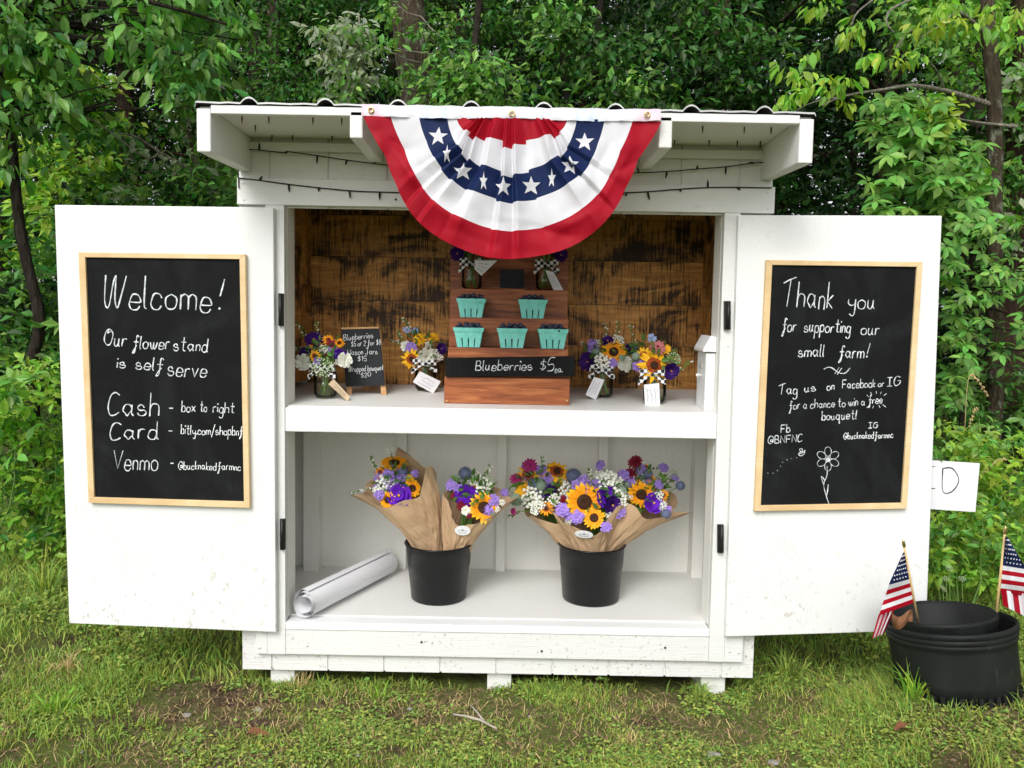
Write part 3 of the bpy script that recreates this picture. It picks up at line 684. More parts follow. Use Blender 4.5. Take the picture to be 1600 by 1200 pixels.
for k_ in range(3):
    for i in range(n):
        q_ = abs(566 + (1032 - 566) * (i + .5) / n - 800); mids.append(1 if q_ > 192 else (2 if 100 < q_ < 147 else 0))
mb.m = mids; mb.build('header_band', [M_WHT, simple('sheer_pink', (.74, .60, .66), (.70, .52, .60), 30, .5), simple('sheer_blue', (.62, .68, .80), (.52, .59, .74), 30, .5)], BU)
for px, py in ((581, 174), (800, 179.5), (1010, 181)):
    p = at(px, py, BY); vs = []; g = MB(); R1, R2 = .0068, .0024
    for i in range(16):
        a = 2 * math.pi * i / 16
        for k in range(6):
            b_ = 2 * math.pi * k / 6; rr = R1 + R2 * math.cos(b_); vs.append((p.x + rr * math.cos(a), BY - .0135 + R2 * math.sin(b_), p.z + rr * math.sin(a)))
    g.add(vs, [[i * 6 + k, ((i + 1) % 16) * 6 + k, ((i + 1) % 16) * 6 + (k + 1) % 6, i * 6 + (k + 1) % 6] for i in range(16) for k in range(6)], 0, True)
    g.build('grommet', M_BRASS, BU)
def fan_y(x, z):
    return 0
# stars: mapped on the cloth in (t, th)
STARS = [(164, 1.0), (147.5, .45), (129, 1.0), (111, .42), (96.5, .85), (76, 1.0), (59.5, .42), (42, .95), (19, 1.0)]
for deg, sq in STARS:
    th0 = R(deg); t0 = .5
    c0 = fan(t0, th0, True); eu = (fan(t0, th0 + .01, True) - c0); et = (fan(t0 + .01, th0, True) - c0)
    lu = max(Vector((eu.x, 0, eu.z)).length, 1e-5) / .01; lt = max(Vector((et.x, 0, et.z)).length, 1e-5) / .01
    Rad = .0285; ring = []
    for k in range(10):
        a = math.pi / 2 + k * math.pi / 5; rr = Rad if k % 2 == 0 else Rad * .42
        ring.append((rr * math.cos(a) * sq, rr * math.sin(a)))
    pts = [(0, 0)]; NR = 4
    for q in range(1, NR + 1):
        for k in range(10):
            for h in range(2):
                a0 = ring[k]; a1 = ring[(k + 1) % 10]; pts.append(((a0[0] + (a1[0] - a0[0]) * h / 2) * q / NR, (a0[1] + (a1[1] - a0[1]) * h / 2) * q / NR))
    vs = []
    for dx, dz in pts:
        # along the ring and outwards, star points up in the world
        cu = Vector((eu.x, eu.z)).normalized(); ct = Vector((et.x, et.z)).normalized(); d = Vector((dx, dz))
        det = cu.x * ct.y - cu.y * ct.x
        au = (d.x * ct.y - d.y * ct.x) / det; bt = (cu.x * d.y - cu.y * d.x) / det
        p = fan(t0 + bt / lt, th0 + au / lu, True); vs.append((p.x, p.y - .0025, p.z))
    fs = [[0, 1 + k, 1 + (k + 1) % 20] for k in range(20)]
    for q in range(NR - 1):
        b0 = 1 + 20 * q; b1 = b0 + 20
        for k in range(20): fs.append([b0 + k, b1 + k, b1 + (k + 1) % 20, b0 + (k + 1) % 20])
    MB().add(vs, fs, 0, True).build('star', M_WHT, BU)

# ------------------------------------------------------------------ string lights
SL = thing('string_lights', 'thin black string of mini lights draped across the white front boards', 'string lights', tuple(at(372, 235, -.03)))
up = [(373, 294), (372.5, 262), (374.6, 234.5), (443, 238.5), (449, 237), (495, 243), (541, 250), (597, 257), (690, 267), (800, 273), (900, 273), (990, 270.4), (1042, 268), (1090, 264), (1134, 260.6), (1180, 254.6), (1207, 254.6)]
lo = [(373, 278), (408, 282), (451, 288), (546, 298), (623, 301), (740, 306), (860, 306), (980, 301), (1012, 299.6), (1106, 293), (1206, 293.6)]
mb = MB()
for P in (up, lo):
    Q = catmull(P, 5); mb.tube([at(x, y, -.026) + Vector((0, random.uniform(-.001, .001), 0)) for x, y in Q], .0021, 5)
mb.build('wire', M_WIRE, SL)
def bulb(x, y, dx, dy):
    a = at(x, y, -.027); b_ = at(x + dx, y + dy, -.030)
    MB().tube([a, a + (b_ - a) * .15, a + (b_ - a) * .6, b_], [.0028, .0036, .0036, .0012], 6).build('bulb', M_WIRE, SL)
for x, y, dx, dy in [(405, 235, 0, -12), (449, 237, -4, 3), (496, 243, -1, 13), (542, 250, -2, 8), (586, 256, -2, -5), (998, 270, -2, -9), (1042, 268, -2, 11), (1089, 264, 1, -6), (1134, 260, 0, 13), (1178, 255, -8, -1), (720, 269, 0, 10), (770, 272, 0, 10), (880, 273, 1, 10)]: bulb(x, y, dx, dy)
for x, y, dx, dy in [(405, 282, 5, -7), (451, 288, 1, 12), (498, 293, 0, 6), (546, 298, 1, 12), (593, 300, 0, 12), (1012, 300, 3, 12), (1062, 297, 3, 2), (1106, 293, 0, -12), (1152, 293, 5, 4), (980, 301, -3, 6), (690, 303, 0, 11), (900, 304, 0, 11)]: bulb(x, y, dx, dy)

# ------------------------------------------------------------------ flowers
def fmat(name, c1, c2=None, sc=30, rough=.65): return simple(name, c1, c2, sc, rough, spec=.25)
P_ORANGE = fmat('petal_orange', (.95, .40, .010), (.92, .30, .006)); P_YEL = fmat('petal_yellow', (.95, .55, .02), (.92, .45, .01))
P_RUST = fmat('petal_rust', (.30, .045, .008), (.45, .09, .01)); P_DISC = fmat('flower_disc', (.030, .010, .005), (.075, .028, .010), 80)
P_PURP = fmat('petal_purple', (.17, .022, .58), (.11, .012, .42)); P_LAV = fmat('petal_lavender', (.44, .30, .76), (.34, .21, .66)); P_DKP = fmat('petal_deep_purple', (.050, .008, .17), (.03, .006, .10))
P_WHITE = fmat('petal_white', (.90, .90, .83), (.84, .85, .74)); P_GRNW = fmat('floret_greenish', (.55, .66, .42), (.40, .55, .28)); P_BURG = fmat('petal_burgundy', (.16, .006, .018), (.26, .012, .035)); P_MAG = fmat('petal_magenta', (.46, .04, .20), (.34, .02, .14)); P_PINK = fmat('petal_pink', (.62, .25, .24), (.50, .12, .14))
P_THIS = fmat('thistle_blue', (.10, .12, .24), (.19, .22, .32), 60); P_THIG = fmat('thistle_green', (.21, .30, .22), (.32, .40, .30), 60); P_BLUE = fmat('petal_light_blue', (.33, .42, .68), None)
P_LEAF = leafmat('bouquet_leaf', (.10, .20, .045), .35, .03); P_STEM = fmat('stem_green', (.16, .27, .06), (.10, .19, .04), 12)
def petals(mb, n, r0, r1, wd, z0, z1, mats=(0, 0, 0), cup=.0, jit=.08, tip=.08, ph=0.0):
    for k in range(n):
        a = 2 * math.pi * (k + random.uniform(-.2, .2)) / n + ph; L = r1 * random.uniform(1 - jit, 1 + jit); W = wd * random.uniform(.85, 1.1); tw = random.uniform(-.06, .06)
        ca, sa = math.cos(a), math.sin(a); vs = []
        for t, ww in ((0, .45), (.35, 1.0), (.7, .9), (1, tip)):
            rr = r0 + (L - r0) * t; z = z0 + (z1 - z0) * t + cup * math.sin(math.pi * t) + (random.uniform(-.04, .04) if t else 0)
            for s_, dz in ((-1, .03 + tw * t), (0, -.02), (1, .03 - tw * t)):
                yv = s_ * W * ww * .5; vs.append((rr * ca - yv * sa, rr * sa + yv * ca, z + dz * ww))
        fs = []; 
        for i in range(3):
            b = len(mb.v)
            q = [[i * 3, i * 3 + 3, i * 3 + 4, i * 3 + 1], [i * 3 + 1, i * 3 + 4, i * 3 + 5, i * 3 + 2]]
            fs += [(f, mats[i]) for f in q]
        b = len(mb.v); mb.v.extend(vs)
        for f, m in fs: mb.f.append([x + b for x in f]); mb.m.append(m); mb.smooth.append(True)
def pmesh(name, mb, mats):
    o = mb.build(name, mats); me = o.data; bpy.data.objects.remove(o); return me
PROTO = {}
def proto(key, name, mb, mats, sub=None): PROTO.setdefault(key, []).append((name, pmesh(name, mb, mats), sub))
def disc(r, h, seg=14):
    m_ = MB(); m_.lathe((0, 0, 0), [(r, -.05), (r * 1.0, h * .5), (r * .8, h), (r * .45, h * .85), (.001, h * .7)], seg)
    for k in range(40):
        a = k * 2.39996; rr = r * .95 * math.sqrt(k / 40); m_.ico((rr * math.cos(a), rr * math.sin(a), h * .85), r * .10, 0, 0, .3)
    return pmesh('disc', m_, P_DISC)
for v in range(3):
    m_ = MB(); petals(m_, 19, .34, 1.0, .30, .02, .02, (0, 0, 1), .05, .1, .12); petals(m_, 17, .34, .92, .30, -.05, -.10, (0, 0, 0), .05, .1, .12, .17); proto('sunflower', 'sunflower', m_, [P_ORANGE, P_YEL], ('disc', disc(.40, .16)))
    m_ = MB(); petals(m_, 13, .20, 1.0, .27, .05, -.10 - .06 * v, (1, 0, 0), .08, .12, .15); petals(m_, 7, .2, .85, .25, 0, -.2, (1, 0, 0), .06, .12, .15, .3); proto('rudbeckia', 'coneflower', m_, [P_YEL, P_RUST], ('disc', disc(.24, .22)))
    m_ = MB(); petals(m_, 12, .08, 1.0, .30, .05, -.05, (1, 0, 0), .05, .1, .2); proto('rudorange', 'coneflower', m_, [P_ORANGE, P_RUST], ('disc', disc(.22, .2)))
    for key, nm, mt in (('purple', 'purple_flower', P_PURP), ('dkpurple', 'purple_flower', P_DKP), ('rose', 'white_rose', P_WHITE)):
        m_ = MB()
        petals(m_, 6, .1, 1.0, 1.0, -.1, .22, (0, 0, 0), -.10, .08, .75); petals(m_, 6, .08, .78, .85, -.02, .38, (0, 0, 0), -.08, .1, .75, .5); petals(m_, 5, .05, .50, .65, .05, .50, (0, 0, 0), -.06, .1, .75, .2)
        if key == 'rose':
            m_ = MB()
            for L_, (n_, r_1, w_, za, zb) in enumerate(((9, 1.0, .62, -.15, .10), (8, .86, .55, -.08, .26), (7, .70, .48, 0, .38), (6, .52, .40, .06, .47), (5, .34, .30, .10, .52), (4, .18, .2, .14, .55))): petals(m_, n_, .06, r_1, w_, za, zb, (0, 0, 0), -.07, .08, .7, L_ * .5)
        sub = None
        if key != 'rose':
            c_ = MB(); [c_.ico((random.uniform(-.07, .07), random.uniform(-.07, .07), .22 + random.uniform(0, .08)), .06, 0, 0) for _ in range(6)]; sub = ('flower_centre', pmesh('flower_centre', c_, P_YEL))
        proto(key, nm, m_, [mt], sub)
    for key, nm, mt, cnt, rr, sub_ in (('white', 'white_flower_cluster', P_WHITE, 26, .17, 1), ('lav', 'lavender_cluster', P_LAV, 30, .17, 0), ('lace', 'greenish_flower_cluster', P_GRNW, 60, .085, 0)):
        m_ = MB()
        for k in range(cnt):
            a = k * 2.39996; q = math.sqrt(k / cnt) * .88; x, y = q * math.cos(a) + random.uniform(-.08, .08), q * math.sin(a) + random.uniform(-.08, .08); z = .35 * (1 - q * q) + random.uniform(-.12, .12)
            if key == 'lav':
                b0 = len(m_.v); t_ = MB(); petals(t_, 5, .02, rr * 1.5, rr * 1.3, 0, .03, (0, 0, 0), .0, .1, .7, random.random()); th_, ta = random.uniform(-.6, .6), random.uniform(-.6, .6)
                for vv in t_.v: m_.v.append((x + vv[0], y + vv[1], z + vv[2] + vv[0] * th_ + vv[1] * ta))
                for f in t_.f: m_.f.append([i + b0 for i in f]); m_.m.append(0); m_.smooth.append(True)
            else: m_.ico((x, y, z), rr * random.uniform(.75, 1.1), 0, sub_, .12, (1, 1, .8))
        proto(key, nm, m_, [mt])
    for key, nm, mt in (('thistle', 'globe_thistle', P_THIS), ('thistleg', 'globe_thistle', P_THIG)):
        m_ = MB(); m_.ico((0, 0, 0), .74, 0, 2, .05)
        for vtx in ICO[2][0]:
            d = Vector(vtx); u = d.orthogonal().normalized() * .07; x = d.cross(u)
            m_.add([d * .68 + u, d * .68 - u * .5 + x * .87, d * .68 - u * .5 - x * .87, d * random.uniform(.92, 1.06)], [[0, 1, 3], [1, 2, 3], [2, 0, 3]])
        proto(key, nm, m_, [mt])
    for key, nm, mt, sb in (('burg', 'burgundy_zinnia', P_BURG, P_BURG), ('mag', 'magenta_zinnia', P_MAG, P_MAG), ('pink', 'pink_zinnia', P_PINK, P_BURG), ('yel', 'yellow_zinnia', P_YEL, P_YEL)):
        m_ = MB()
        for L in range(4): petals(m_, 13 - 2 * L, .08, 1.0 - .22 * L, .36 - .04 * L, .02 + .1 * L, .0 + .16 * L, (0, 0, 0), .05, .08, .5, L * .37)
        c_ = MB(); [c_.ico((random.uniform(-.12, .12), random.uniform(-.12, .12), .42 + random.uniform(0, .1)), .09, 0, 0) for _ in range(7)]
        proto(key, nm, m_, [mt], ('flower_centre', pmesh('flower_centre', c_, sb)))
    m_ = MB(); 
    for k in range(5): petals(m_, 5, .02, .42, .26, random.uniform(-.1, .3), random.uniform(0, .4), (0, 0, 0), .05, .1, .3, k); 
    for i_ in range(len(m_.v)):
        g_ = i_ // 60; m_.v[i_] = (m_.v[i_][0] + .5 * math.cos(g_ * 2.4), m_.v[i_][1] + .5 * math.sin(g_ * 2.4), m_.v[i_][2])
    proto('blue', 'light_blue_flower', m_, [P_BLUE])
CF = Vector(CAM_P)
def flower(parent, kind, p, r, d=None, tilt=.35):
    nm, me, sub = random.choice(PROTO[kind]); o = bpy.data.objects.new(nm, me); COL.objects.link(o); o.parent = parent; WL[o.name] = WL[parent.name]
    if d is None: d = (CF - p).normalized() * .8 + Vector((0, 0, .35))
    d = Vector(d) + Vector((random.uniform(-tilt, tilt), random.uniform(-tilt, tilt) * .5, random.uniform(-tilt, tilt)))
    q = d.to_track_quat('Z', 'Y') @ Matrix.Rotation(random.uniform(0, 6.28), 3, 'Z').to_quaternion()
    o.matrix_local = Matrix.Translation(p - WL[parent.name]) @ q.to_matrix().to_4x4() @ Matrix.Diagonal((r, r, r, 1))
    if sub:
        c = bpy.data.objects.new(sub[0], sub[1]); COL.objects.link(c); c.parent = o
    return o
def foliage(parent, c, rad, n, size, mat=None, name='foliage', hi=True):
    pos = RNG.normal(size=(n, 3)); pos = nrm(pos) * RNG.random((n, 1)) ** .4 * np.array(rad)
    ax = nrm(pos * np.array([1, 1, 1]) + RNG.normal(size=(n, 3)) * rad[0] * .5 + np.array([0, -.2, .1]) * rad[0]); up = RNG.normal(size=(n, 3)) * .5 + np.array([0, -.6, .8])
    me = leaf_mesh(name, pos + np.array(c) - np.array(WL[parent.name]), ax, up, size * RNG.uniform(.6, 1.2, n), mat or P_LEAF, hi); return link(name, me, parent)
def sprig(parent, pts, Y, name='flower_spike', mat=None):
    P = [at(x, y, Y) for x, y in catmull(pts, 4)]; m_ = MB(); m_.tube(P, [.0016] * len(P), 5)
    for i, p in enumerate(P[2:]):
        for _ in range(3):
            q = p + Vector((random.uniform(-.009, .009), random.uniform(-.009, .009), random.uniform(-.006, .006))); m_.ico(q, random.uniform(.0022, .0045), 1 if random.random() < .45 else 0, 0, .2)
    return m_.build(name, [mat or P_STEM, P_WHITE], parent)
PXM = lambda Y: (Y + 2.63) / FOC      # metres per photo pixel at that depth

def tag_part(parent, px, Y, mat, lines, ink=True, name='gift_tag', n_lines=3):
    """px: four corners clockwise from top-left; writing runs along the first edge direction"""
    P = [at(x, y, Y) for x, y in px]; P = [Vector((p.x, Y, p.z)) for p in P]
    Q = [P[3], P[2], P[1], P[0]]
    t = MB().hexa(Q, [Vector((p.x, Y + .0012, p.z)) for p in Q]).build(name, mat, parent)
    pen = Pen(lambda u, v: P[0].lerp(P[1], u).lerp(P[3].lerp(P[2], u), v) + Vector((0, -.0004, 0)), .0011)
    for k in range(n_lines):
        v = .30 + .50 * k / max(1, n_lines - 1); u = .18 + .06 * (k % 2); pts = []
        while u < .84: pts.append((u, v + random.uniform(-.055, .055))); u += .035
        pen.stroke(pts)
    pen.flush(t, M_INK, 'tag_writing')
def jar(p, label, group='mason jars of flowers', r=.041, h=.122):
    t = thing('mason_jar', label, 'jar', tuple(p), group)
    MB().lathe(p, [(.001, .003), (r * .8, .003), (r, .012), (r * 1.02, h * .3), (r * 1.02, h * .66), (r * .96, h * .76), (r * .80, h * .84), (r * .80, h * .98), (r * .83, h), (r * .75, h), (r * .74, h * .84)], 28).build('glass', M_GLASS, t)
    MB().lathe(p, [(.001, .006), (r * .9, .008), (r * .93, h * .6), (.001, h * .6)], 24).build('water', WATER, t)
    return t
def water():
    t = NT('jar_water'); tr = t.n('BsdfTransparent'); tr.inputs[0].default_value = (.95, .96, .88, 1); gl = t.n('BsdfGlossy'); gl.inputs['Roughness'].default_value = .15
    mx = t.n('MixShader'); mx.inputs[0].default_value = .04; t.l(tr.outputs[0], mx.inputs[1]); t.l(gl.outputs[0], mx.inputs[2]); t.l(mx.outputs[0], t.out.inputs['Surface']); return t.m
WATER = water()
def ribbon(parent, p, r, z, bow_x=-.3, s=1.0):
    m_ = MB(); m_.lathe(Vector(p) + Vector((0, 0, z)), [(r * .86, -.008 * s), (r * .90, -.007 * s), (r * .90, .006 * s), (r * .86, .008 * s)], 26)
    k = Vector(p) + Vector((bow_x * r, -r * .92, z))
    for sg in (-1, 1):
        for (L, dz, w_, c_) in ((.046, .012, .010, 1), (.050, -.026, .008, 0)):
            n = 8; vs = []
            for i in range(n + 1):
                u = i / n; c = k + Vector((sg * L * s * u, -.006 * math.sin(math.pi * u) - .004, dz * s * (math.sin(math.pi * u * .8) if c_ else u) + .003 * math.sin(u * 6 + sg)))
                vs += [c + Vector((0, .001, w_ * s * (.35 + u))), c - Vector((0, .003, w_ * s * (.35 + u)))]
            m_.add(vs, [[2 * i, 2 * i + 1, 2 * i + 3, 2 * i + 2] for i in range(n)], 0, True)
    m_.ico(k + Vector((0, -.006, 0)), .008 * s, 0, 1)
    m_.build('ribbon', M_GING, parent)
def stems(parent, p, r, h, top, n=14):
    m_ = MB()
    for k in range(n):
        a = random.uniform(0, 6.28); q = r * random.uniform(.2, .82); b = Vector(p) + Vector((q * math.cos(a), q * math.sin(a), .010)); a2 = a + math.pi * random.uniform(.6, 1.4)
        m = Vector(p) + Vector((r * .3 * math.cos(a2), r * .3 * math.sin(a2), h)); e = Vector(p) + Vector((r * 1.1 * math.cos(a2), r * .8 * math.sin(a2), top))
        m_.tube([b, b.lerp(m, .5), m, e], random.uniform(.0018, .0032), 5)
    m_.build('stems', P_STEM, parent)

JARS = []
def jar_bouquet(px, label_j, label_b, flowers, sprigs, tagq, tagmat, Y=None, base=None, bow=-.3, r=.041, h=.122, leafn=60, leafr=None):
    p = base if base is not None else on_shelf(*px) + Vector((0, .035, 0)); p = Vector(p)
    if base is None: p.z = shz(p.y) + .001
    t = jar(p, label_j, r=r, h=h); ribbon(t, p, r, h * .86, bow)
    if tagq: tag_part(t, tagq, p.y - r - .016, tagmat, 3)
    b = thing('flower_bouquet', label_b, 'bouquet', (p.x, p.y, p.z + .01), 'bouquets in mason jars')
    stems(b, p, r * .9, h * .8, h * 1.25, 10)
    ymean = sum(f[2] for f in flowers) / max(1, len(flowers))
    c = None; mx = sum(f[1] for f in flowers) / len(flowers); lo = max(f[2] for f in flowers); hi_ = min(f[2] for f in flowers)
    cc = at(mx, ymean, p.y); s_ = PXM(p.y); rad = leafr or ((max(f[1] for f in flowers) - min(f[1] for f in flowers)) * .5 * s_, .055, (lo - hi_) * .52 * s_)
    foliage(b, cc, rad, leafn, .036)
    for f in flowers:
        kind, x, y, rp = f[:4]; Yf = p.y - .050 + (lo - y) / max(1, lo - hi_) * .055 + random.uniform(-.008, .008) + abs(x - mx) * s_ * .35
        q = at(x, y, Yf); dr = (CF - q).normalized() * .9 + Vector(((x - mx) * .012, 0, (ymean - y) * .012 + .15))
        flower(b, kind, q, rp * PXM(Yf) * 1.12, f[4] if len(f) > 4 else dr, .22)
    for sp in sprigs: sprig(b, sp, p.y + .02)
    return t, b

# ------------------------------------------------------------------ tiered riser
sx = lambda x, Y, y=545: at(x, y, Y).x
RI = thing('display_riser', 'stepped reddish stained wooden riser in the middle of the shelf', 'riser', (sx(792, .1), .3, shz(.3)))
yb, y1, y2, y3, yk = .098, .118, .245, .375, .515
x0, x1 = sx(694, yb, 610), sx(890, yb, 610); zb0 = shz(yb) + .001; zb1 = at(790, 590, yb).z
MB().hexa([(x0, yb, zb0), (x1, yb, zb0), (x1, yb, zb1), (x0, yb, zb1)], [(x0, yk, shz(yk) + .001), (x1, yk, shz(yk) + .001), (x1, yk, zb1), (x0, yk, zb1)]).build('base_box', M_STAIN, RI, bevel=.002)
a0, a1 = sx(700, y1, 550), sx(888, y1, 550); z1a = zb1 + .0005; z1 = at(790, 544, y1).z
MB().box(a0, a1, y1, yk, z1a, z1).build('step', M_STAIN, RI, bevel=.002)
b0, b1 = sx(702, y2, 520), sx(888, y2, 520); z2 = at(790, 497, y2).z
MB().box(b0, b1, y2, yk, z1 + .0005, z2).build('step', M_STAIN, RI, bevel=.002)
c0, c1 = sx(703, y3, 475), sx(887, y3, 475); z3 = at(790, 452, y3).z
MB().box(c0, c1, y3, yk, z2 + .0005, z3).build('step', M_STAIN, RI, bevel=.002)
e0, e1 = sx(703, yk, 420), sx(888, yk, 420)
MB().box(e0, e1, yk + .0005, yk + .018, shz(yk) + .01, at(790, 384, yk).z).build('back_board', M_STAIN, RI, bevel=.002)
for x, y in ((698, 627), (886, 626)):
    p = at(x, y, yb - .0015); MB().ico((p.x, yb - .0008, p.z), .0035, 0, 1, 0, (1, .35, 1)).build('screw_head', M_BRASS, RI)
# black price sign on the riser
PS = thing('price_sign', 'black wooden sign reading Blueberries $5 ea. on the front of the riser', 'sign', (sx(796, .08, 572), .085, zb1))
Q = [at(x, y, .082) for x, y in ((697, 589), (898, 587), (898, 556.5), (695, 559))]
MB().hexa([(p.x, .082, p.z) for p in Q], [(p.x, .097, p.z) for p in Q]).build('board', M_SLATE, PS, bevel=.0015)
pen = Pen(lambda x, y: at(x, y, .0815), .0036)
pen.text('Blueberries', 743, 831, 579, 578, 15); pen.flush(PS, M_CHALK); pen.text('$', 844, 852, 577, 577, 15); pen.text('5', 855, 865, 580, 579, 20); pen.text('ea.', 867, 878, 582, 582, 12, .05, .0028); pen.flush(PS, M_CHALK)
# small slate on top of the riser
SS = thing('small_slate', 'small blank dark slate between the two jars on top of the riser', 'slate', tuple(at(800, 450, .41)))
Q = [at(x, y, .43) for x, y in ((781, 451), (819, 451), (819, 421), (781, 421))]
MB().hexa([(p.x, .43, max(p.z, z3 + .001)) for p in Q], [(p.x, .452, max(p.z, z3 + .001)) for p in Q]).build('slate', M_SLATE2, SS, bevel=.0015)
MB().box(Q[0].x - .004, Q[1].x + .004, .425, .4295, z3 + .0005, z3 + .006).build('ledge', M_STAIN, SS)
# berry baskets
def basket_parts(t, c, wt=.105, wb=.080, h=.070):
    m_ = MB(); c = Vector(c); th = .0022
    def P(s, u, z, ins=0):             # side s 0..3, u -1..1 along it
        wz = (wb + (wt - wb) * z / h) / 2 - ins; a = u * wz; b = -wz
        ca, sa = [(1, 0), (0, 1), (-1, 0), (0, -1)][s]; return c + Vector((a * ca - b * sa, a * sa + b * ca, z))
    for s in range(4):
        slots = [-.52, 0, .52]; zc = h * .46; e = .055
        m_.hexa([P(s, -1, zc), P(s, 1, zc), P(s, 1, h), P(s, -1, h)], [P(s, -1, zc, th), P(s, 1, zc, th), P(s, 1, h, th), P(s, -1, h, th)])
        m_.hexa([P(s, -1, h * .80, -.0025), P(s, 1, h * .80, -.0025), P(s, 1, h * 1.0, -.003), P(s, -1, h * 1.0, -.003)], [P(s, -1, h * .80, 0), P(s, 1, h * .80, 0), P(s, 1, h * 1.0, 0), P(s, -1, h * 1.0, 0)])
        u0 = -1
        for sl in slots + [1 + e]:
            u1 = min(sl - e, 1); m_.hexa([P(s, u0, 0), P(s, u1, 0), P(s, u1, zc), P(s, u0, zc)], [P(s, u0, 0, th), P(s, u1, 0, th), P(s, u1, zc, th), P(s, u0, zc, th)]); u0 = sl + e
    m_.box(c.x - wb / 2 + .003, c.x + wb / 2 - .003, c.y - wb / 2 + .003, c.y + wb / 2 - .003, c.z + .0005, c.z + .003)
    return m_.build('basket_shell', M_TEAL, t)
bm_ = MB(); bm_.ico((0, 0, 0), 1, 0, 1, .03); bm_.tube([(0, 0, .93), (0, 0, 1.05)], [.32, .38], 6); BERRY_ME = pmesh('blueberry', bm_, M_BERRY)
LAB = {(733, 0): 'teal berry basket leftmost of the three on the lower step of the riser', (800, 0): 'teal berry basket in the middle of the lower step of the riser', (863, 0): 'teal berry basket rightmost of the three on the lower step of the riser', (737, 1): 'teal berry basket left of the pair on the upper step of the riser', (832, 1): 'teal berry basket right of the pair on the upper step of the riser'}
BLB = {(733, 0): 'leftmost teal basket on the lower riser step', (800, 0): 'middle teal basket on the lower riser step', (863, 0): 'rightmost teal basket on the lower riser step', (737, 1): 'left teal basket on the upper riser step', (832, 1): 'right teal basket on the upper riser step'}
for (px, st), lb in LAB.items():
    Yc, zz, pyy = (.182, z1, 525) if st == 0 else (.31, z2, 480)
    x = at(px, pyy, Yc - .05).x * (2.63 + Yc) / (2.58 + Yc); c = Vector((x, Yc, zz + .0008))
    t = thing('berry_basket', lb, 'basket', tuple(c), 'teal baskets of blueberries'); basket_parts(t, c)
    MB().box(c.x - .044, c.x + .044, c.y - .044, c.y + .044, c.z + .045, c.z + .050).build('inner_tray', M_TEAL, t)
    bl = 'blueberry in the ' + BLB[(px, st)]
    k = 0
    for lay, (nn, zz_, ex) in enumerate(((5, .067, .042), (4, .079, .031))):
        for i in range(nn):
            for j in range(nn):
                if lay and (i in (0, nn - 1)) and (j in (0, nn - 1)): continue
                o = bpy.data.objects.new('blueberry', BERRY_ME); COL.objects.link(o)
                r_ = random.uniform(.0078, .0100); u = (i / (nn - 1) * 2 - 1) * ex + random.uniform(-.004, .004); v = (j / (nn - 1) * 2 - 1) * ex + random.uniform(-.004, .004)
                o.location = c + Vector((u, v, zz_ + random.uniform(-.003, .004))); o.scale = (r_, r_, r_); o.rotation_euler = (random.uniform(-1.2, 1.2), random.uniform(-1.2, 1.2), 0)
                tag(o, bl, 'blueberry', 'blueberries in the teal baskets')

# ------------------------------------------------------------------ jars of flowers on the shelf
jar_bouquet((505, 624), 'mason jar with kraft tag and gingham bow at the left end of the shelf', 'mixed bouquet with white roses and purple blooms left of the easel sign',
    [('rose', 473, 566, 12), ('dkpurple', 491, 531, 12), ('sunflower', 493, 541, 9), ('dkpurple', 480, 554, 11), ('rudbeckia', 492, 556, 9), ('burg', 519, 541, 10), ('rudorange', 513, 531, 9), ('rudorange', 530, 536, 8), ('white', 506, 546, 8), ('lav', 521, 550, 8), ('purple', 532, 556, 10), ('rose', 539, 563, 11), ('lace', 504, 573, 17), ('lav', 495, 565, 6), ('white', 527, 566, 5)],
    [[(503, 560), (497, 530), (495, 505)], [(488, 550), (476, 525), (465, 505)], [(480, 555), (468, 545), (458, 546)]],
    [(521, 592), (547, 620), (543, 627), (513, 600)], M_KRAFT2, bow=-.1)
jar_bouquet((663, 612), 'mason jar with tilted white tag between the easel sign and the riser', 'bouquet with one orange coneflower and a white rose beside the riser',
    [('rudbeckia', 643, 561, 15), ('rose', 666, 557, 13), ('lav', 643, 544, 9), ('rose', 634, 541, 8), ('yel', 656, 530, 10), ('yel', 677, 527, 8), ('white', 680, 552, 7), ('white', 670, 538, 6), ('white', 687, 559, 6), ('white', 677, 564, 6), ('blue', 636, 516, 7), ('blue', 649, 517, 6), ('dkpurple', 689, 545, 8)],
    [[(640, 550), (628, 530), (622, 520)], [(650, 530), (635, 505), (630, 498)], [(636, 545), (622, 535), (614, 533)]],
    [(656, 580), (689, 596), (677, 615), (645, 597)], M_PAPER, bow=.0)
jar_bouquet((942, 623), 'mason jar with white tag hanging on its left, first jar right of the riser', 'bouquet with a single sunflower and dark purple blooms right of the riser',
    [('sunflower', 959, 550, 17), ('dkpurple', 919, 565, 13), ('dkpurple', 986, 547, 10), ('dkpurple', 950, 533, 8), ('thistleg', 931, 549, 8), ('thistleg', 971, 560, 8), ('rose', 976, 568, 12), ('white', 941, 564, 13), ('white', 965, 533, 10), ('lav', 926, 540, 9), ('lav', 957, 567, 7), ('white', 933, 536, 6)],
    [[(946, 545), (946, 528), (946, 508)], [(962, 540), (964, 525), (966, 504)], [(997, 555), (990, 530), (985, 506)], [(930, 560), (918, 545), (910, 536)]],
    [(944.5, 593.5), (931, 625), (915, 617), (928, 589)], M_PAPER, bow=-.2)
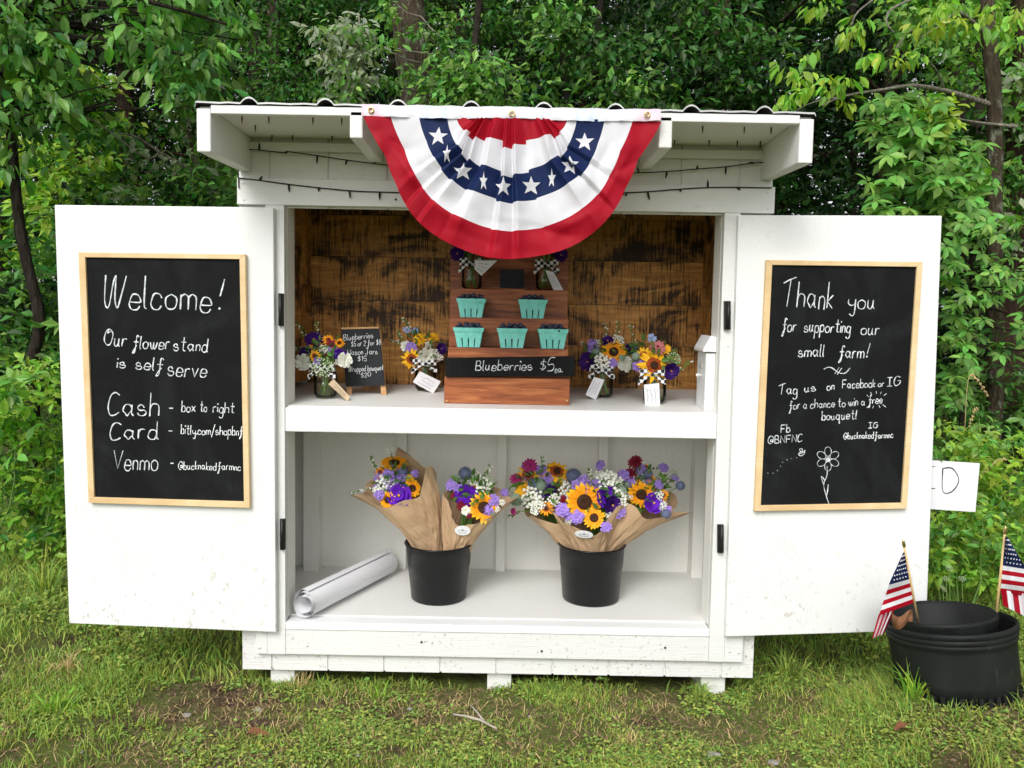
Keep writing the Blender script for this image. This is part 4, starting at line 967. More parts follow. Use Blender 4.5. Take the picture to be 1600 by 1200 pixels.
jar_bouquet((1025, 632), 'mason jar with upright white tag in front of the donation box', 'bouquet with a large starry yellow coneflower beside the donation box',
    [('rudbeckia', 1021.5, 571, 24, (.05, -.95, .2)), ('rudbeckia', 1006, 556, 13), ('pink', 1028, 544, 12), ('blue', 1018.6, 529, 8), ('dkpurple', 1048, 579, 12), ('lace', 1052, 561, 12), ('yel', 1041, 546, 7), ('lav', 995, 572, 7), ('thistleg', 994, 557, 7), ('lav', 1003, 566, 5)],
    [[(1050, 590), (1062, 580), (1078, 566)]],
    [(1030, 598.5), (1031.5, 634), (1008, 634.5), (1006, 601)], M_PAPER, bow=-.45, leafr=(.085, .05, .07))
for px, lb1, lb2, tq, fl in ((737, 'mason jar with tilted tag on the left of the riser top under the bunting', 'bouquet half hidden by the bunting on the left of the riser top', [(743, 407), (777, 407), (752, 431), (741, 420)], [('dkpurple', 715, 396, 10), ('white', 745, 385, 14), ('sunflower', 732, 380, 14), ('lav', 722, 385, 10)]),
                          (853, 'mason jar with long hanging tag on the right of the riser top', 'bouquet half hidden by the bunting on the right of the riser top', [(865, 425), (880, 453), (866, 456), (852, 422)], [('dkpurple', 876, 398, 10), ('white', 850, 385, 14), ('sunflower', 860, 380, 14), ('lav', 838, 388, 10)])):
    x = at(px, 435, .445).x
    jar_bouquet((px, 450), lb1, lb2, fl, [], tq, M_PAPER, base=Vector((x, .445, z3 + .0008)), r=.039, h=.115, leafn=40, leafr=(.06, .05, .03), bow=0)

# ------------------------------------------------------------------ easel sign
pe = on_shelf(598, 618); Ye = pe.y
EA = thing('easel_chalkboard', 'small easel chalkboard with berry and bouquet prices between two flower jars', 'chalkboard', (at(568, 610, Ye).x, Ye, shz(Ye)))
lean = .04
def eb(x, y, off=0):
    p = at(x, y, Ye); k = (p.z - shz(Ye)) / .2; q = at(x, y, Ye + lean * k); return Vector((q.x, q.y + off, q.z))
Q = [eb(*c) for c in ((540, 604), (601.5, 602), (592, 513.5), (534, 515))]
MB().hexa(Q, [q + Vector((0, .008, 0)) for q in Q]).build('board', M_SLATE2, EA, bevel=.001)
top_l, top_r = eb(534, 514), eb(592, 512.5); MB().hexa([top_l + Vector((-.002, 0, -.001)), top_r + Vector((0, 0, -.001)), top_r + Vector((0, 0, .005)), top_l + Vector((-.002, 0, .005))], [top_l + Vector((-.002, .010, -.001)), top_r + Vector((0, .010, -.001)), top_r + Vector((0, .010, .005)), top_l + Vector((-.002, .010, .005))]).build('top_rail', M_EASEL, EA)
for xa, xb, xt in ((538.5, 546, 533), (593.5, 602, 587)):
    a, b = on_shelf(xa, 619), on_shelf(xb, 619); a.y = b.y = Ye + .012; a.z = b.z = shz(Ye) + .001
    c, d = eb(xt + 6, 514, .014), eb(xt, 514, .014)
    MB().hexa([a, b, c, d], [v + Vector((0, .012, 0)) for v in (a, b, c, d)]).build('leg', M_EASEL, EA)
a = at(568, 520, Ye + .05); MB().hexa([(a.x - .01, Ye + .115, shz(Ye + .11)), (a.x + .01, Ye + .115, shz(Ye + .11)), (a.x + .008, Ye + .05, a.z), (a.x - .008, Ye + .05, a.z)], [(a.x - .01, Ye + .125, shz(Ye + .12)), (a.x + .01, Ye + .125, shz(Ye + .12)), (a.x + .008, Ye + .06, a.z), (a.x - .008, Ye + .06, a.z)]).build('rear_leg', M_EASEL, EA)
pen = Pen(lambda x, y: eb(x, y, -.0004), .0021)
for tx, xa, xb, ya, y_b, h_ in (('Blueberries', 537, 583, 532, 528, 9), ('$5 or 2 for $8', 549, 595, 541, 538, 8), ('Mason Jars', 543, 590, 555, 553, 9), ('$15', 559, 573, 564, 564, 7), ('Wrapped bouquet', 545, 599, 581, 578, 8), ('$20', 564, 579, 590, 588, 7)):
    pen.text(tx, xa, xb, ya, y_b, h_, .03); pen.flush(EA, M_CHALKS)

# ------------------------------------------------------------------ donation box
DB = thing('donation_box', 'white wooden cash box with a slanted lid at the right end of the shelf', 'box', (.72, .09, shz(.09)))
xa = at(1101, 600, .035).x; ya, yb_ = .030, .150; xb = .7025
prof = [(xa, shz(ya) + .001), (xb, shz(ya) + .001), (xb, at(1122, 552, ya).z), (xa, at(1101, 552, ya).z)]
MB().hexa([(x, ya, z) for x, z in prof], [(x, yb_, z + .005) for x, z in prof]).build('box_body', M_SMOOTH, DB, bevel=.002)
zt = at(1101, 550, ya).z
lid = [(xa - .012, zt), (xb, zt), (xb, zt + .052), (xb - .020, zt + .056), (xa - .012, zt + .010)]
MB().hexa([(x, ya - .008, z) for x, z in lid], [(x, yb_ + .008, z + .004) for x, z in lid]).build('lid', M_SMOOTH, DB, bevel=.002)
MB().box(xa - .003, xa - .0003, .075, .115, at(1095, 571, .1).z - .006, at(1095, 571, .1).z + .006).build('slot_plate', M_METAL, DB)
kp = at(1093, 586, .09); m_ = MB(); m_.tube([(xa, .09, kp.z), (xa - .008, .09, kp.z)], .003, 8); m_.ico((xa - .012, .09, kp.z), .007, 0, 1); m_.build('knob', M_SMOOTH, DB)

# ------------------------------------------------------------------ buckets and wrapped bouquets
def bucket(px, pyb, pyt, wt, wb, label):
    f0 = on_z(px, pyb, FLZ); rb = wb / 2 * PXM(f0.y + .1); Yc = f0.y + rb; x = at(px, pyb, Yc).x; rt = wt / 2 * PXM(Yc)
    h = at(px, pyt, Yc).z - FLZ
    t = thing('flower_bucket', label, 'bucket', (x, Yc, FLZ + .001), 'black buckets on the lower floor')
    c = Vector((x, Yc, FLZ + .001)); k = lambda q: rb + (rt - rb) * q
    MB().lathe(c, [(.001, .004), (k(0) * .93, .004), (k(0) * .95, 0), (k(0), .005), (k(.60), h * .60), (k(.60) + .0022, h * .612), (k(.975), h * .965), (k(1) + .004, h * .972), (k(1) + .006, h * .985), (k(1) + .004, h), (k(1) - .002, h), (k(.97) - .004, h * .9), (k(.05) - .003, h * .06), (.001, h * .06)], 48).build('bucket_body', M_BUCKET, t)
    return c, h, rt
BC1, BH1, BR1 = bucket(685, 948, 846, 105, 87, 'black plastic bucket holding two wrapped bouquets, left of the pair')
BC2, BH2, BR2 = bucket(922, 950, 848, 104, 90, 'black plastic bucket holding three wrapped bouquets, right of the pair')
def wrap(label, base, tip, r_top, flowers, lipf, seed, sticker=None, sq=.75, leafn=110, gap=None, sprigs=()):
    """kraft paper cone from base point to the centre of its mouth"""
    b, tpt = Vector(base), Vector(tip); axd = (tpt - b); H = axd.length; axd.normalize()
    right = Vector((1, 0, 0)); right = (right - axd * right.dot(axd)).normalized(); fwd = axd.cross(right)   # fwd points away or towards camera
    if fwd.y > 0: fwd = -fwd
    t = thing('wrapped_bouquet', label, 'bouquet', tuple(b), 'wrapped bouquets in the buckets')
    def S(th, s, ins=0):               # th 0 = right, pi/2 = front, pi = left, 3pi/2 = back
        rr = .024 + (r_top - .024) * max(s, 0) ** 1.6; cr = 1 + .05 * math.sin(th * 3 + seed) + .045 * mnoise.noise(Vector((th * 1.8, s * 3, seed))) * 2
        rr = rr * cr - ins; hz = Vector((tpt.x - b.x, tpt.y - b.y, 0)); c_ = b + hz * (max(s, 0) ** 2.0) + Vector((0, 0, (tpt.z - b.z) * s))
        return c_ + right * (rr * math.cos(th)) + fwd * (rr * sq * math.sin(th)) + axd * 0
    nth, ns = 58, 13; vs = []
    T0 = R(-75); TW = R(400)
    for i in range(nth + 1):
        th = T0 + TW * i / nth; ov = .006 * i / nth
        for j in range(ns + 1):
            s_ = j / ns * lipf(th % (2 * math.pi)); crk = .020 * abs(mnoise.noise(Vector((th * 2.0 + seed, s_ * 2.6 + th, 3)))) + .010 * abs(mnoise.noise(Vector((th * 8 + seed, s_ * 9, 5))))
            fl_ = 1 + .35 * max(0, s_ - .85)
            p = S(th, s_, -ov - crk); 
            vs.append(p)
    MB().add(vs, [[i * (ns + 1) + j, (i + 1) * (ns + 1) + j, (i + 1) * (ns + 1) + j + 1, i * (ns + 1) + j + 1] for i in range(nth) for j in range(ns)], 0, False).build('paper_wrap', M_KRAFT, t)
    mx = sum(f[1] for f in flowers) / len(flowers); my = sum(f[2] for f in flowers) / len(flowers); lo = max(f[2] for f in flowers); hi_ = min(f[2] for f in flowers)
    Yf0 = tpt.y; c = at(mx, my, Yf0 + .01); s0 = PXM(Yf0)
    foliage(t, c, ((max(f[1] for f in flowers) - min(f[1] for f in flowers)) * .45 * s0, .05, (lo - hi_) * .45 * s0), leafn, .034)
    m_ = MB(); flowers = list(flowers) + [(random.choice(('lav', 'white', 'white', 'lace', 'lav', 'thistleg', 'burg', 'rudorange')), mx + random.gauss(0, .30) * (max(f[1] for f in flowers) - min(f[1] for f in flowers)), my + random.gauss(2, .26) * 1.0 * (lo - hi_) * .5 if False else my + random.gauss(.06, .26) * (lo - hi_), random.uniform(4.5, 8)) for _ in range(15)]
    for f in flowers:
        kind, x, y, rp = f[:4]; Yf = (.012 if len(f) == 4 and f[3] != int(f[3]) and rp < 8 else 0) + Yf0 - .045 + (lo - y) / max(1, lo - hi_) * .085 + random.uniform(-.008, .008)
        q = at(x, y, Yf); d = (CF - q).normalized() * .8 + Vector(((x - mx) * .010, 0, (my - y) * .010 + .22))
        flower(t, kind, q, rp * PXM(Yf) * 1.27, f[4] if len(f) > 4 else d, .25); m_.tube([b + axd * .03, c + (q - c) * .25 - axd * .07, q], .0018, 5)
    m_.build('stems', P_STEM, t)
    for sp in sprigs: sprig(t, sp, Yf0 + .02)
    if sticker:
        sxp, syp, rw, rh = sticker; th = None; best = None
        for i in range(120):
            for j in range(40):
                th_ = R(20) + R(140) * i / 119; s_ = j / 39 * lipf(th_); p = S(th_, s_, -.016)
                v = np.array(p) - CAM_P; q = (800 + FOC * v @ _r / (v @ _f), 600 - FOC * v @ _u / (v @ _f)); dd = (q[0] - sxp) ** 2 + (q[1] - syp) ** 2
                if best is None or dd < best[0]: best = (dd, th_, s_)
        _, th_, s_ = best; p = S(th_, s_, -.0165); du = (S(th_ + .02, s_, -.0165) - S(th_ - .02, s_, -.0165)).normalized(); dv = (S(th_, s_ + .02, -.0165) - S(th_, s_ - .02, -.0165)).normalized(); n_ = du.cross(dv).normalized()
        if n_.y > 0: n_ = -n_
        ux = Vector((1, 0, 0)); ux = (ux - n_ * ux.dot(n_)).normalized(); uy = n_.cross(ux); uy = uy if uy.z > 0 else -uy; k = PXM(p.y)
        p = p + n_ * .003
        ring = [p + ux * (rw * k * math.cos(a)) + uy * (rh * k * math.sin(a)) for a in [i * math.pi / 16 for i in range(32)]]
        so = MB().hexa(ring, [v - n_ * .0012 for v in ring]).build('sticker', M_PAPER, t)
        pen = Pen(lambda u, v: p + ux * (u * k) + uy * (v * k), .0022); pen.nrm = n_
        pen.stroke([(-1.5, 1.8), (0, .2), (1.2, 2.0)], .0030); pen.stroke([(0, 2.5), (0, -1)], .0034, False); pen.stroke([(-rw * .66, -1.2), (-rw * .3, .3), (0, -.6), (rw * .3, .4), (rw * .66, -1.0)], .0016)
        pen.stroke([(-rw * .5, -rh * .42), (0, -rh * .5), (rw * .5, -rh * .40)], .0024); pen.flush(so, M_STK, 'sticker_print')
    return t
M_STK = simple('sticker_print', (.10, .13, .17), None, rough=.7)
def lip(front, back, left, right, spike=None, sw=.35, jag=.04, ph=0):
    def f(th):
        s, c = math.sin(th), math.cos(th)
        v = (front if s > 0 else back) * s * s + (right if c > 0 else left) * c * c
        v += jag * math.sin(th * 5 + ph)
        for (ta, h_) in (spike or []):
            d = abs((th - ta + math.pi) % (2 * math.pi) - math.pi); v += h_ * max(0, 1 - d / sw)
        return v
    return f
def W(px, py, Y): return at(px, py, Y)
y1_, y2_ = BC1.y, BC2.y
wrap('wrapped bouquet leaning far left out of its bucket, with a tall back peak of paper', W(676, 905, y1_ + .01), W(612, 747, y1_ - .015), .152,
     [('sunflower', 616, 724, 17, (.1, -.35, .9)), ('rudorange', 594, 738, 9), ('lav', 609, 744, 15), ('lav', 629, 746, 9), ('thistleg', 613, 731, 7), ('thistle', 629, 737, 8), ('white', 602, 760, 15), ('white', 590, 766, 7), ('purple', 624.5, 775, 15, (.0, -.95, .25)), ('sunflower', 644, 763, 12), ('sunflower', 606, 781, 11), ('lav', 593, 773, 7), ('lav', 648, 740, 5), ('yel', 640, 748, 6)],
     lip(.80, .98, .98, .92, [(R(290), .20), (R(25), .08)], .5, .03), 1.3, None, .62, sprigs=[[(590, 760), (570, 765), (550, 770)], [(590, 735), (582, 722), (580, 714)]])
wrap('wrapped bouquet with one sunflower below a purple bloom, upright in the left bucket', W(707, 905, y1_ - .02), W(750, 768, y1_ - .035), .126,
     [('thistle', 727, 740, 10), ('lav', 705, 758, 7), ('lav', 717, 764, 7), ('purple', 729.5, 775, 15, (-.05, -.95, .2)), ('sunflower', 756, 793, 19, (.0, -.97, .2)), ('white', 753, 757, 14), ('white', 745, 745, 8), ('rose', 728, 798, 6), ('lav', 771, 782, 8), ('white', 777, 796, 5), ('lace', 765, 750, 7), ('thistleg', 714, 747, 6), ('burg', 733, 806, 4)],
     lip(.64, 1.0, .90, 1.04, [(R(15), .14)], .5, .03, 1), 4.1, (723, 829, 12.5, 8.5), .62, sprigs=[[(757, 745), (762, 735), (766, 728)]])
wrap('wrapped bouquet with rust-eyed coneflowers and magenta zinnias, left in the right bucket', W(912, 915, y2_ + .03), W(855, 770, y2_ + .02), .138,
     [('rudbeckia', 825, 742, 16), ('rudbeckia', 870, 737, 19), ('mag', 828, 727, 10), ('mag', 806, 748, 8), ('yel', 817, 765, 12), ('thistle', 833, 757, 10), ('thistleg', 844, 758, 10), ('thistleg', 806, 781, 9), ('thistle', 896, 744, 12), ('white', 830, 776, 15), ('white', 842, 786, 10), ('white', 882, 767, 13), ('dkpurple', 858, 767, 9), ('lav', 855, 749, 10), ('mag', 802, 799, 5), ('rudorange', 853, 795, 10), ('lav', 842, 735, 7), ('white', 866, 782, 10), ('white', 836, 797, 7)],
     lip(.76, .92, .90, .90, [(R(280), .22)], .4, .03, 2), 7.7, (883, 818, 6.5, 4.5), .62, sprigs=[[(845, 735), (848, 725), (846, 714)], [(812, 800), (804, 803), (798, 806)]])
wrap('wrapped bouquet with a large sunflower and round sticker, front of the right bucket', W(923, 910, y2_ - .03), W(915, 775, y2_ - .05), .162,
     [('sunflower', 912.5, 784, 24, (.0, -.97, .12)), ('purple', 948, 776, 16), ('dkpurple', 956, 789, 12), ('lav', 909, 758, 13), ('lav', 935, 757, 9), ('white', 949, 751, 16), ('white', 968, 774, 11), ('white', 938, 744, 9), ('white', 964, 752, 9), ('thistleg', 947, 753, 7), ('sunflower', 928, 809, 14), ('lav', 879, 797, 9), ('lav', 902, 808, 9), ('lav', 968, 800, 8), ('white', 893, 778, 8), ('white', 972, 786, 7), ('lav', 888, 806, 6), ('white', 953, 805, 6)],
     lip(.62, .80, .90, .92, [(R(40), .10)], .4, .03, 4), 2.2, (912.5, 834, 14.5, 7.5), .62, sprigs=[[(920, 750), (922, 740), (920, 733)]])
wrap('wrapped bouquet with a burgundy zinnia on top, leaning right out of the right bucket', W(930, 910, y2_ + .01), W(1012, 775, y2_ + .0), .136,
     [('burg', 993, 722, 10), ('burg', 984, 742, 10), ('lav', 1000, 734, 8), ('lav', 974, 743, 8), ('lav', 986, 753, 7), ('sunflower', 1002, 772, 17, (-.25, -.9, .15)), ('purple', 1021, 786, 13, (.1, -.95, .2)), ('rudorange', 1036, 773, 8), ('thistle', 1012, 740, 7), ('thistle', 1063, 759, 7), ('thistle', 1041, 803, 7), ('white', 1030, 774, 7), ('white', 1035, 790, 7), ('lav', 1030, 757, 6), ('lace', 1015, 765, 5), ('white', 983, 775, 6)],
     lip(.87, .95, .88, .98, [(R(300), .16), (R(5), .12)], .5, .03, 5), 9.4, None, .62)

# ------------------------------------------------------------------ paper roll
A = on_z(473, 968, FLZ); rr = 27 * PXM(A.y) * .86; A = Vector((at(474, 944, A.y).x, A.y + .01, FLZ + rr + .001)); Bp = on_z(640, 888, FLZ); Bp = Vector((at(636, 890, .50).x, .50, FLZ + rr * .95))
PR = thing('paper_roll', 'rolled sheet of white paper lying on the floor left of the buckets', 'paper roll', tuple(A))
Bq = Vector((at(606, 868, .50).x, .50, A.z)); axd = (Bq - A).normalized(); ux = Vector((-axd.y, axd.x, 0)).normalized(); uz = Vector((0, 0, 1))
m_ = MB(); vs = []; n = 90
for i in range(n + 1):
    a = 2 * math.pi * 3.3 * i / n; r_ = rr * (.56 + .44 * (i / n) ** 1.2) * (1 + .02 * math.sin(a * 2.3))
    for q, dd in ((A, -.004 * (i % 7 == 0)), (Bq, 0)): vs.append(q + ux * (r_ * math.cos(a)) + uz * (r_ * math.sin(a)) + axd * (dd - .006 * math.sin(i * .35)))
m_.add(vs, [[2 * i, 2 * i + 1, 2 * i + 3, 2 * i + 2] for i in range(n)], 0, True); m_.build('paper_sheet', M_PAPER, PR)

# ------------------------------------------------------------------ nursery pot with flags
PC = Vector((at(1502, 972, -.265).x, -.265, 0)); pr = 100 * PXM(-.265) * .97; zr = at(1497, 972, -.265).z; zg = at(1497, 1117, -.265 - pr * .9).z
PO = thing('nursery_pot', 'large black nursery pot holding two small flags at the right edge', 'pot', (PC.x, PC.y, zg))
h = zr - zg; c = Vector((PC.x, PC.y, zg)); P_ = []
prof = [(.001, .008), (pr * .85, .008), (pr * .87, -.02), (pr * .875, .02), (pr * .925, .03), (pr * .925, h * .25), (pr * .94, h * .70), (pr * .945, h * .76), (pr * .965, h * .775), (pr * .965, h * .82), (pr * .955, h * .83), (pr * .98, h * .845), (pr * .98, h * .90), (pr * .965, h * .91), (pr * 1.0, h * .925), (pr * 1.0, h * .975), (pr * .985, h), (pr * .955, h * 1.0), (pr * .93, h * .95), (pr * .90, h * .80), (pr * .86, .02), (.001, .02)]
MB().lathe(c, prof, 64).build('pot_body', M_POT, PO)
m_ = MB()
for k in range(44):
    a = 2 * math.pi * k / 44; q = c + Vector((pr * .915 * math.cos(a), pr * .915 * math.sin(a), 0)); tx = Vector((-math.sin(a), math.cos(a), 0)) * .006; rx = Vector((math.cos(a), math.sin(a), 0)) * .005
    m_.hexa([q - tx - rx + Vector((0, 0, -.03)), q + tx - rx + Vector((0, 0, -.03)), q + tx - rx + Vector((0, 0, .028)), q - tx - rx + Vector((0, 0, .028))][::1], [q - tx + rx + Vector((0, 0, -.03)), q + tx + rx + Vector((0, 0, -.03)), q + tx + rx + Vector((0, 0, .028)), q - tx + rx + Vector((0, 0, .028))])
m_.build('base_ridge', M_POT, PO)
PO.rotation_euler = (R(-8), R(-6.5), 0)
ri = 82 * PXM(-.265); ci = Vector((at(1486, 965, -.265).x, -.255, zr - .150)); hi2 = .172
IP = thing('inner_pot', 'smaller black pot nested inside the large nursery pot', 'pot', tuple(ci))
MB().lathe(ci, [(.001, .0), (ri * .9, .0), (ri * .95, .04), (ri * .96, hi2 * .80), (ri * .985, hi2 * .83), (ri * .985, hi2 * .90), (ri * 1.0, hi2 * .92), (ri * 1.0, hi2 * .97), (ri * .985, hi2), (ri * .955, hi2), (ri * .945, hi2 * .93), (ri * .925, hi2 * .92), (ri * .925, hi2 * .85), (ri * .905, hi2 * .84), (ri * .905, hi2 * .74), (ri * .89, hi2 * .73), (ri * .88, .045), (.001, .035)], 56).build('pot_body', M_POT, IP); IP.rotation_euler = (R(-8), R(-6.5), 0)
lf = MB(); p0 = at(1400, 965, -.29)
LV = thing('dried_leaf', 'curled brown scrap hanging over the left rim of the nursery pot', 'leaf', tuple(p0)); vs = []
for i in range(9):
    for j in range(7):
        u, v = i / 8, j / 6; p = at(1394 + 32 * u, 958 + 20 * v + 6 * math.sin(u * 5) - 5 * math.sin(v * 3) * u, -.31 - .03 * math.sin(v * 3.1) * (1 - u) - .012 * math.sin(u * 9 + v * 4)); vs.append(p)
lf.add(vs, [[i * 7 + j, i * 7 + j + 1, i * 7 + j + 8, i * 7 + j + 7] for i in range(8) for j in range(6)], 0, True); lf.build('leaf_blade', M_RUST, LV)
def flag(label, base, top, Yb, Yt, L, Rr, tail, seed):
    """L(u): photo points of the stick edge, Rr(u): of the free edge, tail: four corners of the hanging lower part"""
    b, t_ = at(*base, Yb), at(*top, Yt); t = thing('small_flag', label, 'flag', tuple(b), 'small flags in the pot')
    low = b + (b - t_).normalized() * .075; MB().tube([low, t_ + (b - t_).normalized() * .012], .0036, 8).build('stick', M_STICK, t)
    d = (t_ - b).normalized(); MB().tube([t_ - d * .012, t_ - d * .006, t_ + d * .0, t_ + d * .010, t_ + d * .016], [.0030, .0052, .0050, .0042, .001], 10).build('finial', M_BRASS, t)
    nu, nv = 39, 14; vs = []; fs = []; mi = []
    def P(u, v):
        a, c_ = Vector(L(u)), Vector(Rr(u)); q = a.lerp(c_, v); Y = Yt + (Yb - Yt) * u - .006 + (.012 * math.sin(v * 5 + u * 2 + seed) - .02 * v + .006 * math.sin(u * 11 + seed)) * min(1, v * 3); return at(q.x, q.y, Y)
    for i in range(nu + 1):
        for j in range(nv + 1): vs.append(P(i / nu, j / nv))
    for i in range(nu):
        for j in range(nv):
            fs.append([i * (nv + 1) + j, (i + 1) * (nv + 1) + j, (i + 1) * (nv + 1) + j + 1, i * (nv + 1) + j + 1]); mi.append(2 if i < nu * 7 / 13 - .01 else (0 if (i // 3) % 2 == 0 else 1))
    m_ = MB(); m_.add(vs, fs, 0, True); m_.m = mi
    T = [Vector(q) for q in tail]; nc, nr_ = 14, 8; b0 = len(m_.v); tv = []
    for j in range(nr_ + 1):
        for i in range(nc + 1):
            u, v = i / nc, j / nr_; q = T[0].lerp(T[1], u).lerp(T[3].lerp(T[2], u), v); Y = Yb - .012 + .010 * math.sin(u * 14 + seed) - .008 * v; tv.append(at(q.x, q.y, Y))
    m_.v.extend([tuple(v) for v in tv])
    for j in range(nr_):
        for i in range(nc): m_.f.append([b0 + k for k in (j * (nc + 1) + i, (j + 1) * (nc + 1) + i, (j + 1) * (nc + 1) + i + 1, j * (nc + 1) + i + 1)]); m_.m.append(i // 2 % 2); m_.smooth.append(True)
    cl = m_.build('flag_cloth', [M_RED, M_WHT, M_NAVY], t)
    for r_ in range(6):
        for k in range(6 - r_ % 2):
            u = (.06 + r_ * .082); v = (k + .5 + .5 * (r_ % 2)) / 6.2
            p = P(u, v); q = [p + Vector((.0030 * (1 if j % 2 == 0 else .42) * math.cos(math.pi / 2 + j * math.pi / 5) * 1.15, -.0022, .0030 * (1 if j % 2 == 0 else .42) * math.sin(math.pi / 2 + j * math.pi / 5) * 1.15)) for j in range(10)]
            if v < .93: MB().add([p + Vector((0, -.0026, 0))] + q, [[0, 1 + j, 1 + (j + 1) % 10] for j in range(10)]).build('star', M_WHT, cl)
    return t
def poly(P):
    P = [Vector(p) for p in P]
    def f(u):
        x = u * (len(P) - 1); i = min(int(x), len(P) - 2); return tuple(P[i].lerp(P[i + 1], x - i))
    return f
flag('small striped flag drooping over the left rim of the black pot', (1432, 957), (1412, 850), -.27, -.33, poly([(1413, 862), (1420, 902), (1428, 942)]), poly([(1411, 864), (1390, 910), (1373, 962)]), [(1373, 960), (1398, 953), (1381, 990), (1362, 998)], 0)
flag('small striped flag with white sleeve at the right rim of the black pot', (1557, 957), (1570.5, 829), -.28, -.31, poly([(1571, 838), (1567, 880), (1563, 926)]), poly([(1573, 838), (1602, 886), (1626, 934)]), [(1564, 921), (1626, 932), (1632, 978), (1567, 946)], 2)
# ------------------------------------------------------------------ paper sign behind the right door
Ys = .02
SG = thing('paper_sign', 'white paper sign lettered ED, half hidden behind the right door', 'sign', tuple(at(1490, 760, Ys)))
Q = [at(x, y, Ys) for x, y in ((1370, 790), (1524, 800), (1531, 724), (1377, 714))]
MB().hexa([(p.x, Ys, p.z) for p in Q], [(p.x, Ys + .004, p.z) for p in Q]).build('paper', M_PAPER, SG)
pen = Pen(lambda x, y: at(x, y, Ys), .0050); pen.text('D', 1473, 1498, 769, 769, 37, .0); pen.flush(SG, M_INK); pen.text('E', 1440, 1461, 764, 764, 34, .0); pen.flush(SG, M_INK)
MB().tube([at(1446, 712, Ys - .02), at(1456, 715, Ys - .01), at(1466, 717, Ys), at(1473, 722, Ys - .003)], .0012, 5).build('string', M_TWIG, SG)

# ------------------------------------------------------------------ vegetation
def gpt(px, py):
    z = 0.0
    for _ in range(6):
        p = on_z(px, py, z); z = gh(p.x, p.y)
    return Vector((p.x, p.y, z))
def XZ(px, py, Y): p = at(px, py, Y); return np.array((p.x, p.y, p.z))
def rot(v, a): c, s = math.cos(a), math.sin(a); return (v[0] * c - v[1] * s, v[0] * s + v[1] * c)
class Leaves:
    def __init__(s): s.p = []; s.a = []; s.u = []; s.z = []; s.m = []
    def cluster(s, c, rad, n, size, droop=.35, flat=.55, mi=0, face=.45, dirv=None):
        c = np.array(c, float); g = nrm(RNG.normal(size=(n, 3))) * RNG.random((n, 1)) ** .5 * rad * np.array([1, 1, flat])
        out = g * np.array([1, 1, .3]) / rad + RNG.normal(size=(n, 3)) * .45 + np.array([0, 0, -droop])
        if dirv is not None: out = out + np.array(dirv)
        s.p.append(c + g); s.a.append(out); s.u.append(RNG.normal(size=(n, 3)) * .38 + np.array([0, -face, .85])); s.z.append(size * RNG.uniform(.4, 1.4, n)); s.m.append(np.full(n, mi))
        return s
    def palmate(s, c, n, size, mi=0, droop=.25):
        """n compound leaves of five to seven leaflets each, spread like a hand"""
        for k in range(n):
            o = np.array(c[k]); nv = nrm((RNG.normal(size=(1, 3)) * .35 + np.array([[0, -.55, .8]])))[0]; e1 = nrm(np.cross(nv, [[.3, 1, .2]]))[0]; e2 = np.cross(nv, e1); a0 = RNG.random() * 6.28; L = 6
            an = a0 + np.linspace(0, 5.0, L); ax = np.cos(an)[:, None] * e1 + np.sin(an)[:, None] * e2 + np.array([0, 0, -droop])
            s.p.append(np.repeat(o[None], L, 0) + ax * .005); s.a.append(ax); s.u.append(np.repeat(nv[None], L, 0) + RNG.normal(size=(L, 3)) * .15); s.z.append(size * RNG.uniform(.8, 1.15, L)); s.m.append(np.full(L, mi))
        return s
    def mesh(s, name, mats, hi=False, off=(0, 0, 0)):
        return leaf_mesh(name, np.concatenate(s.p) - np.array(off), np.concatenate(s.a), np.concatenate(s.u), np.concatenate(s.z), mats, hi, np.concatenate(s.m).astype(int))
def limb(mb, a, b, ra, rb, sag=.0, wob=.06, n=7, seg=6):
    a, b = Vector(a), Vector(b); L = (b - a).length; P = []; sd = random.uniform(0, 99)
    for i in range(n + 1):
        t = i / n; p = a.lerp(b, t) + Vector((mnoise.noise(Vector((t * 3, sd, 0))), mnoise.noise(Vector((t * 3, sd, 5))), mnoise.noise(Vector((t * 3, sd, 9))))) * wob * L * math.sin(math.pi * t)
        p.z -= sag * L * t * t - sag * L * t * .3; P.append(p)
    mb.tube(P, [ra + (rb - ra) * (i / n) for i in range(n + 1)], seg); return P
def trunk_px(mb, pts, Y, r0, r1, seg=10):
    P = [at(x, y, Y) for x, y in catmull(pts, 4)]; n = len(P)
    mb.tube([p + Vector((random.uniform(-.01, .01), 0, 0)) for p in P], [(r0 + (r1 - r0) * i / (n - 1)) * random.uniform(.95, 1.05) for i in range(n)], seg); return P

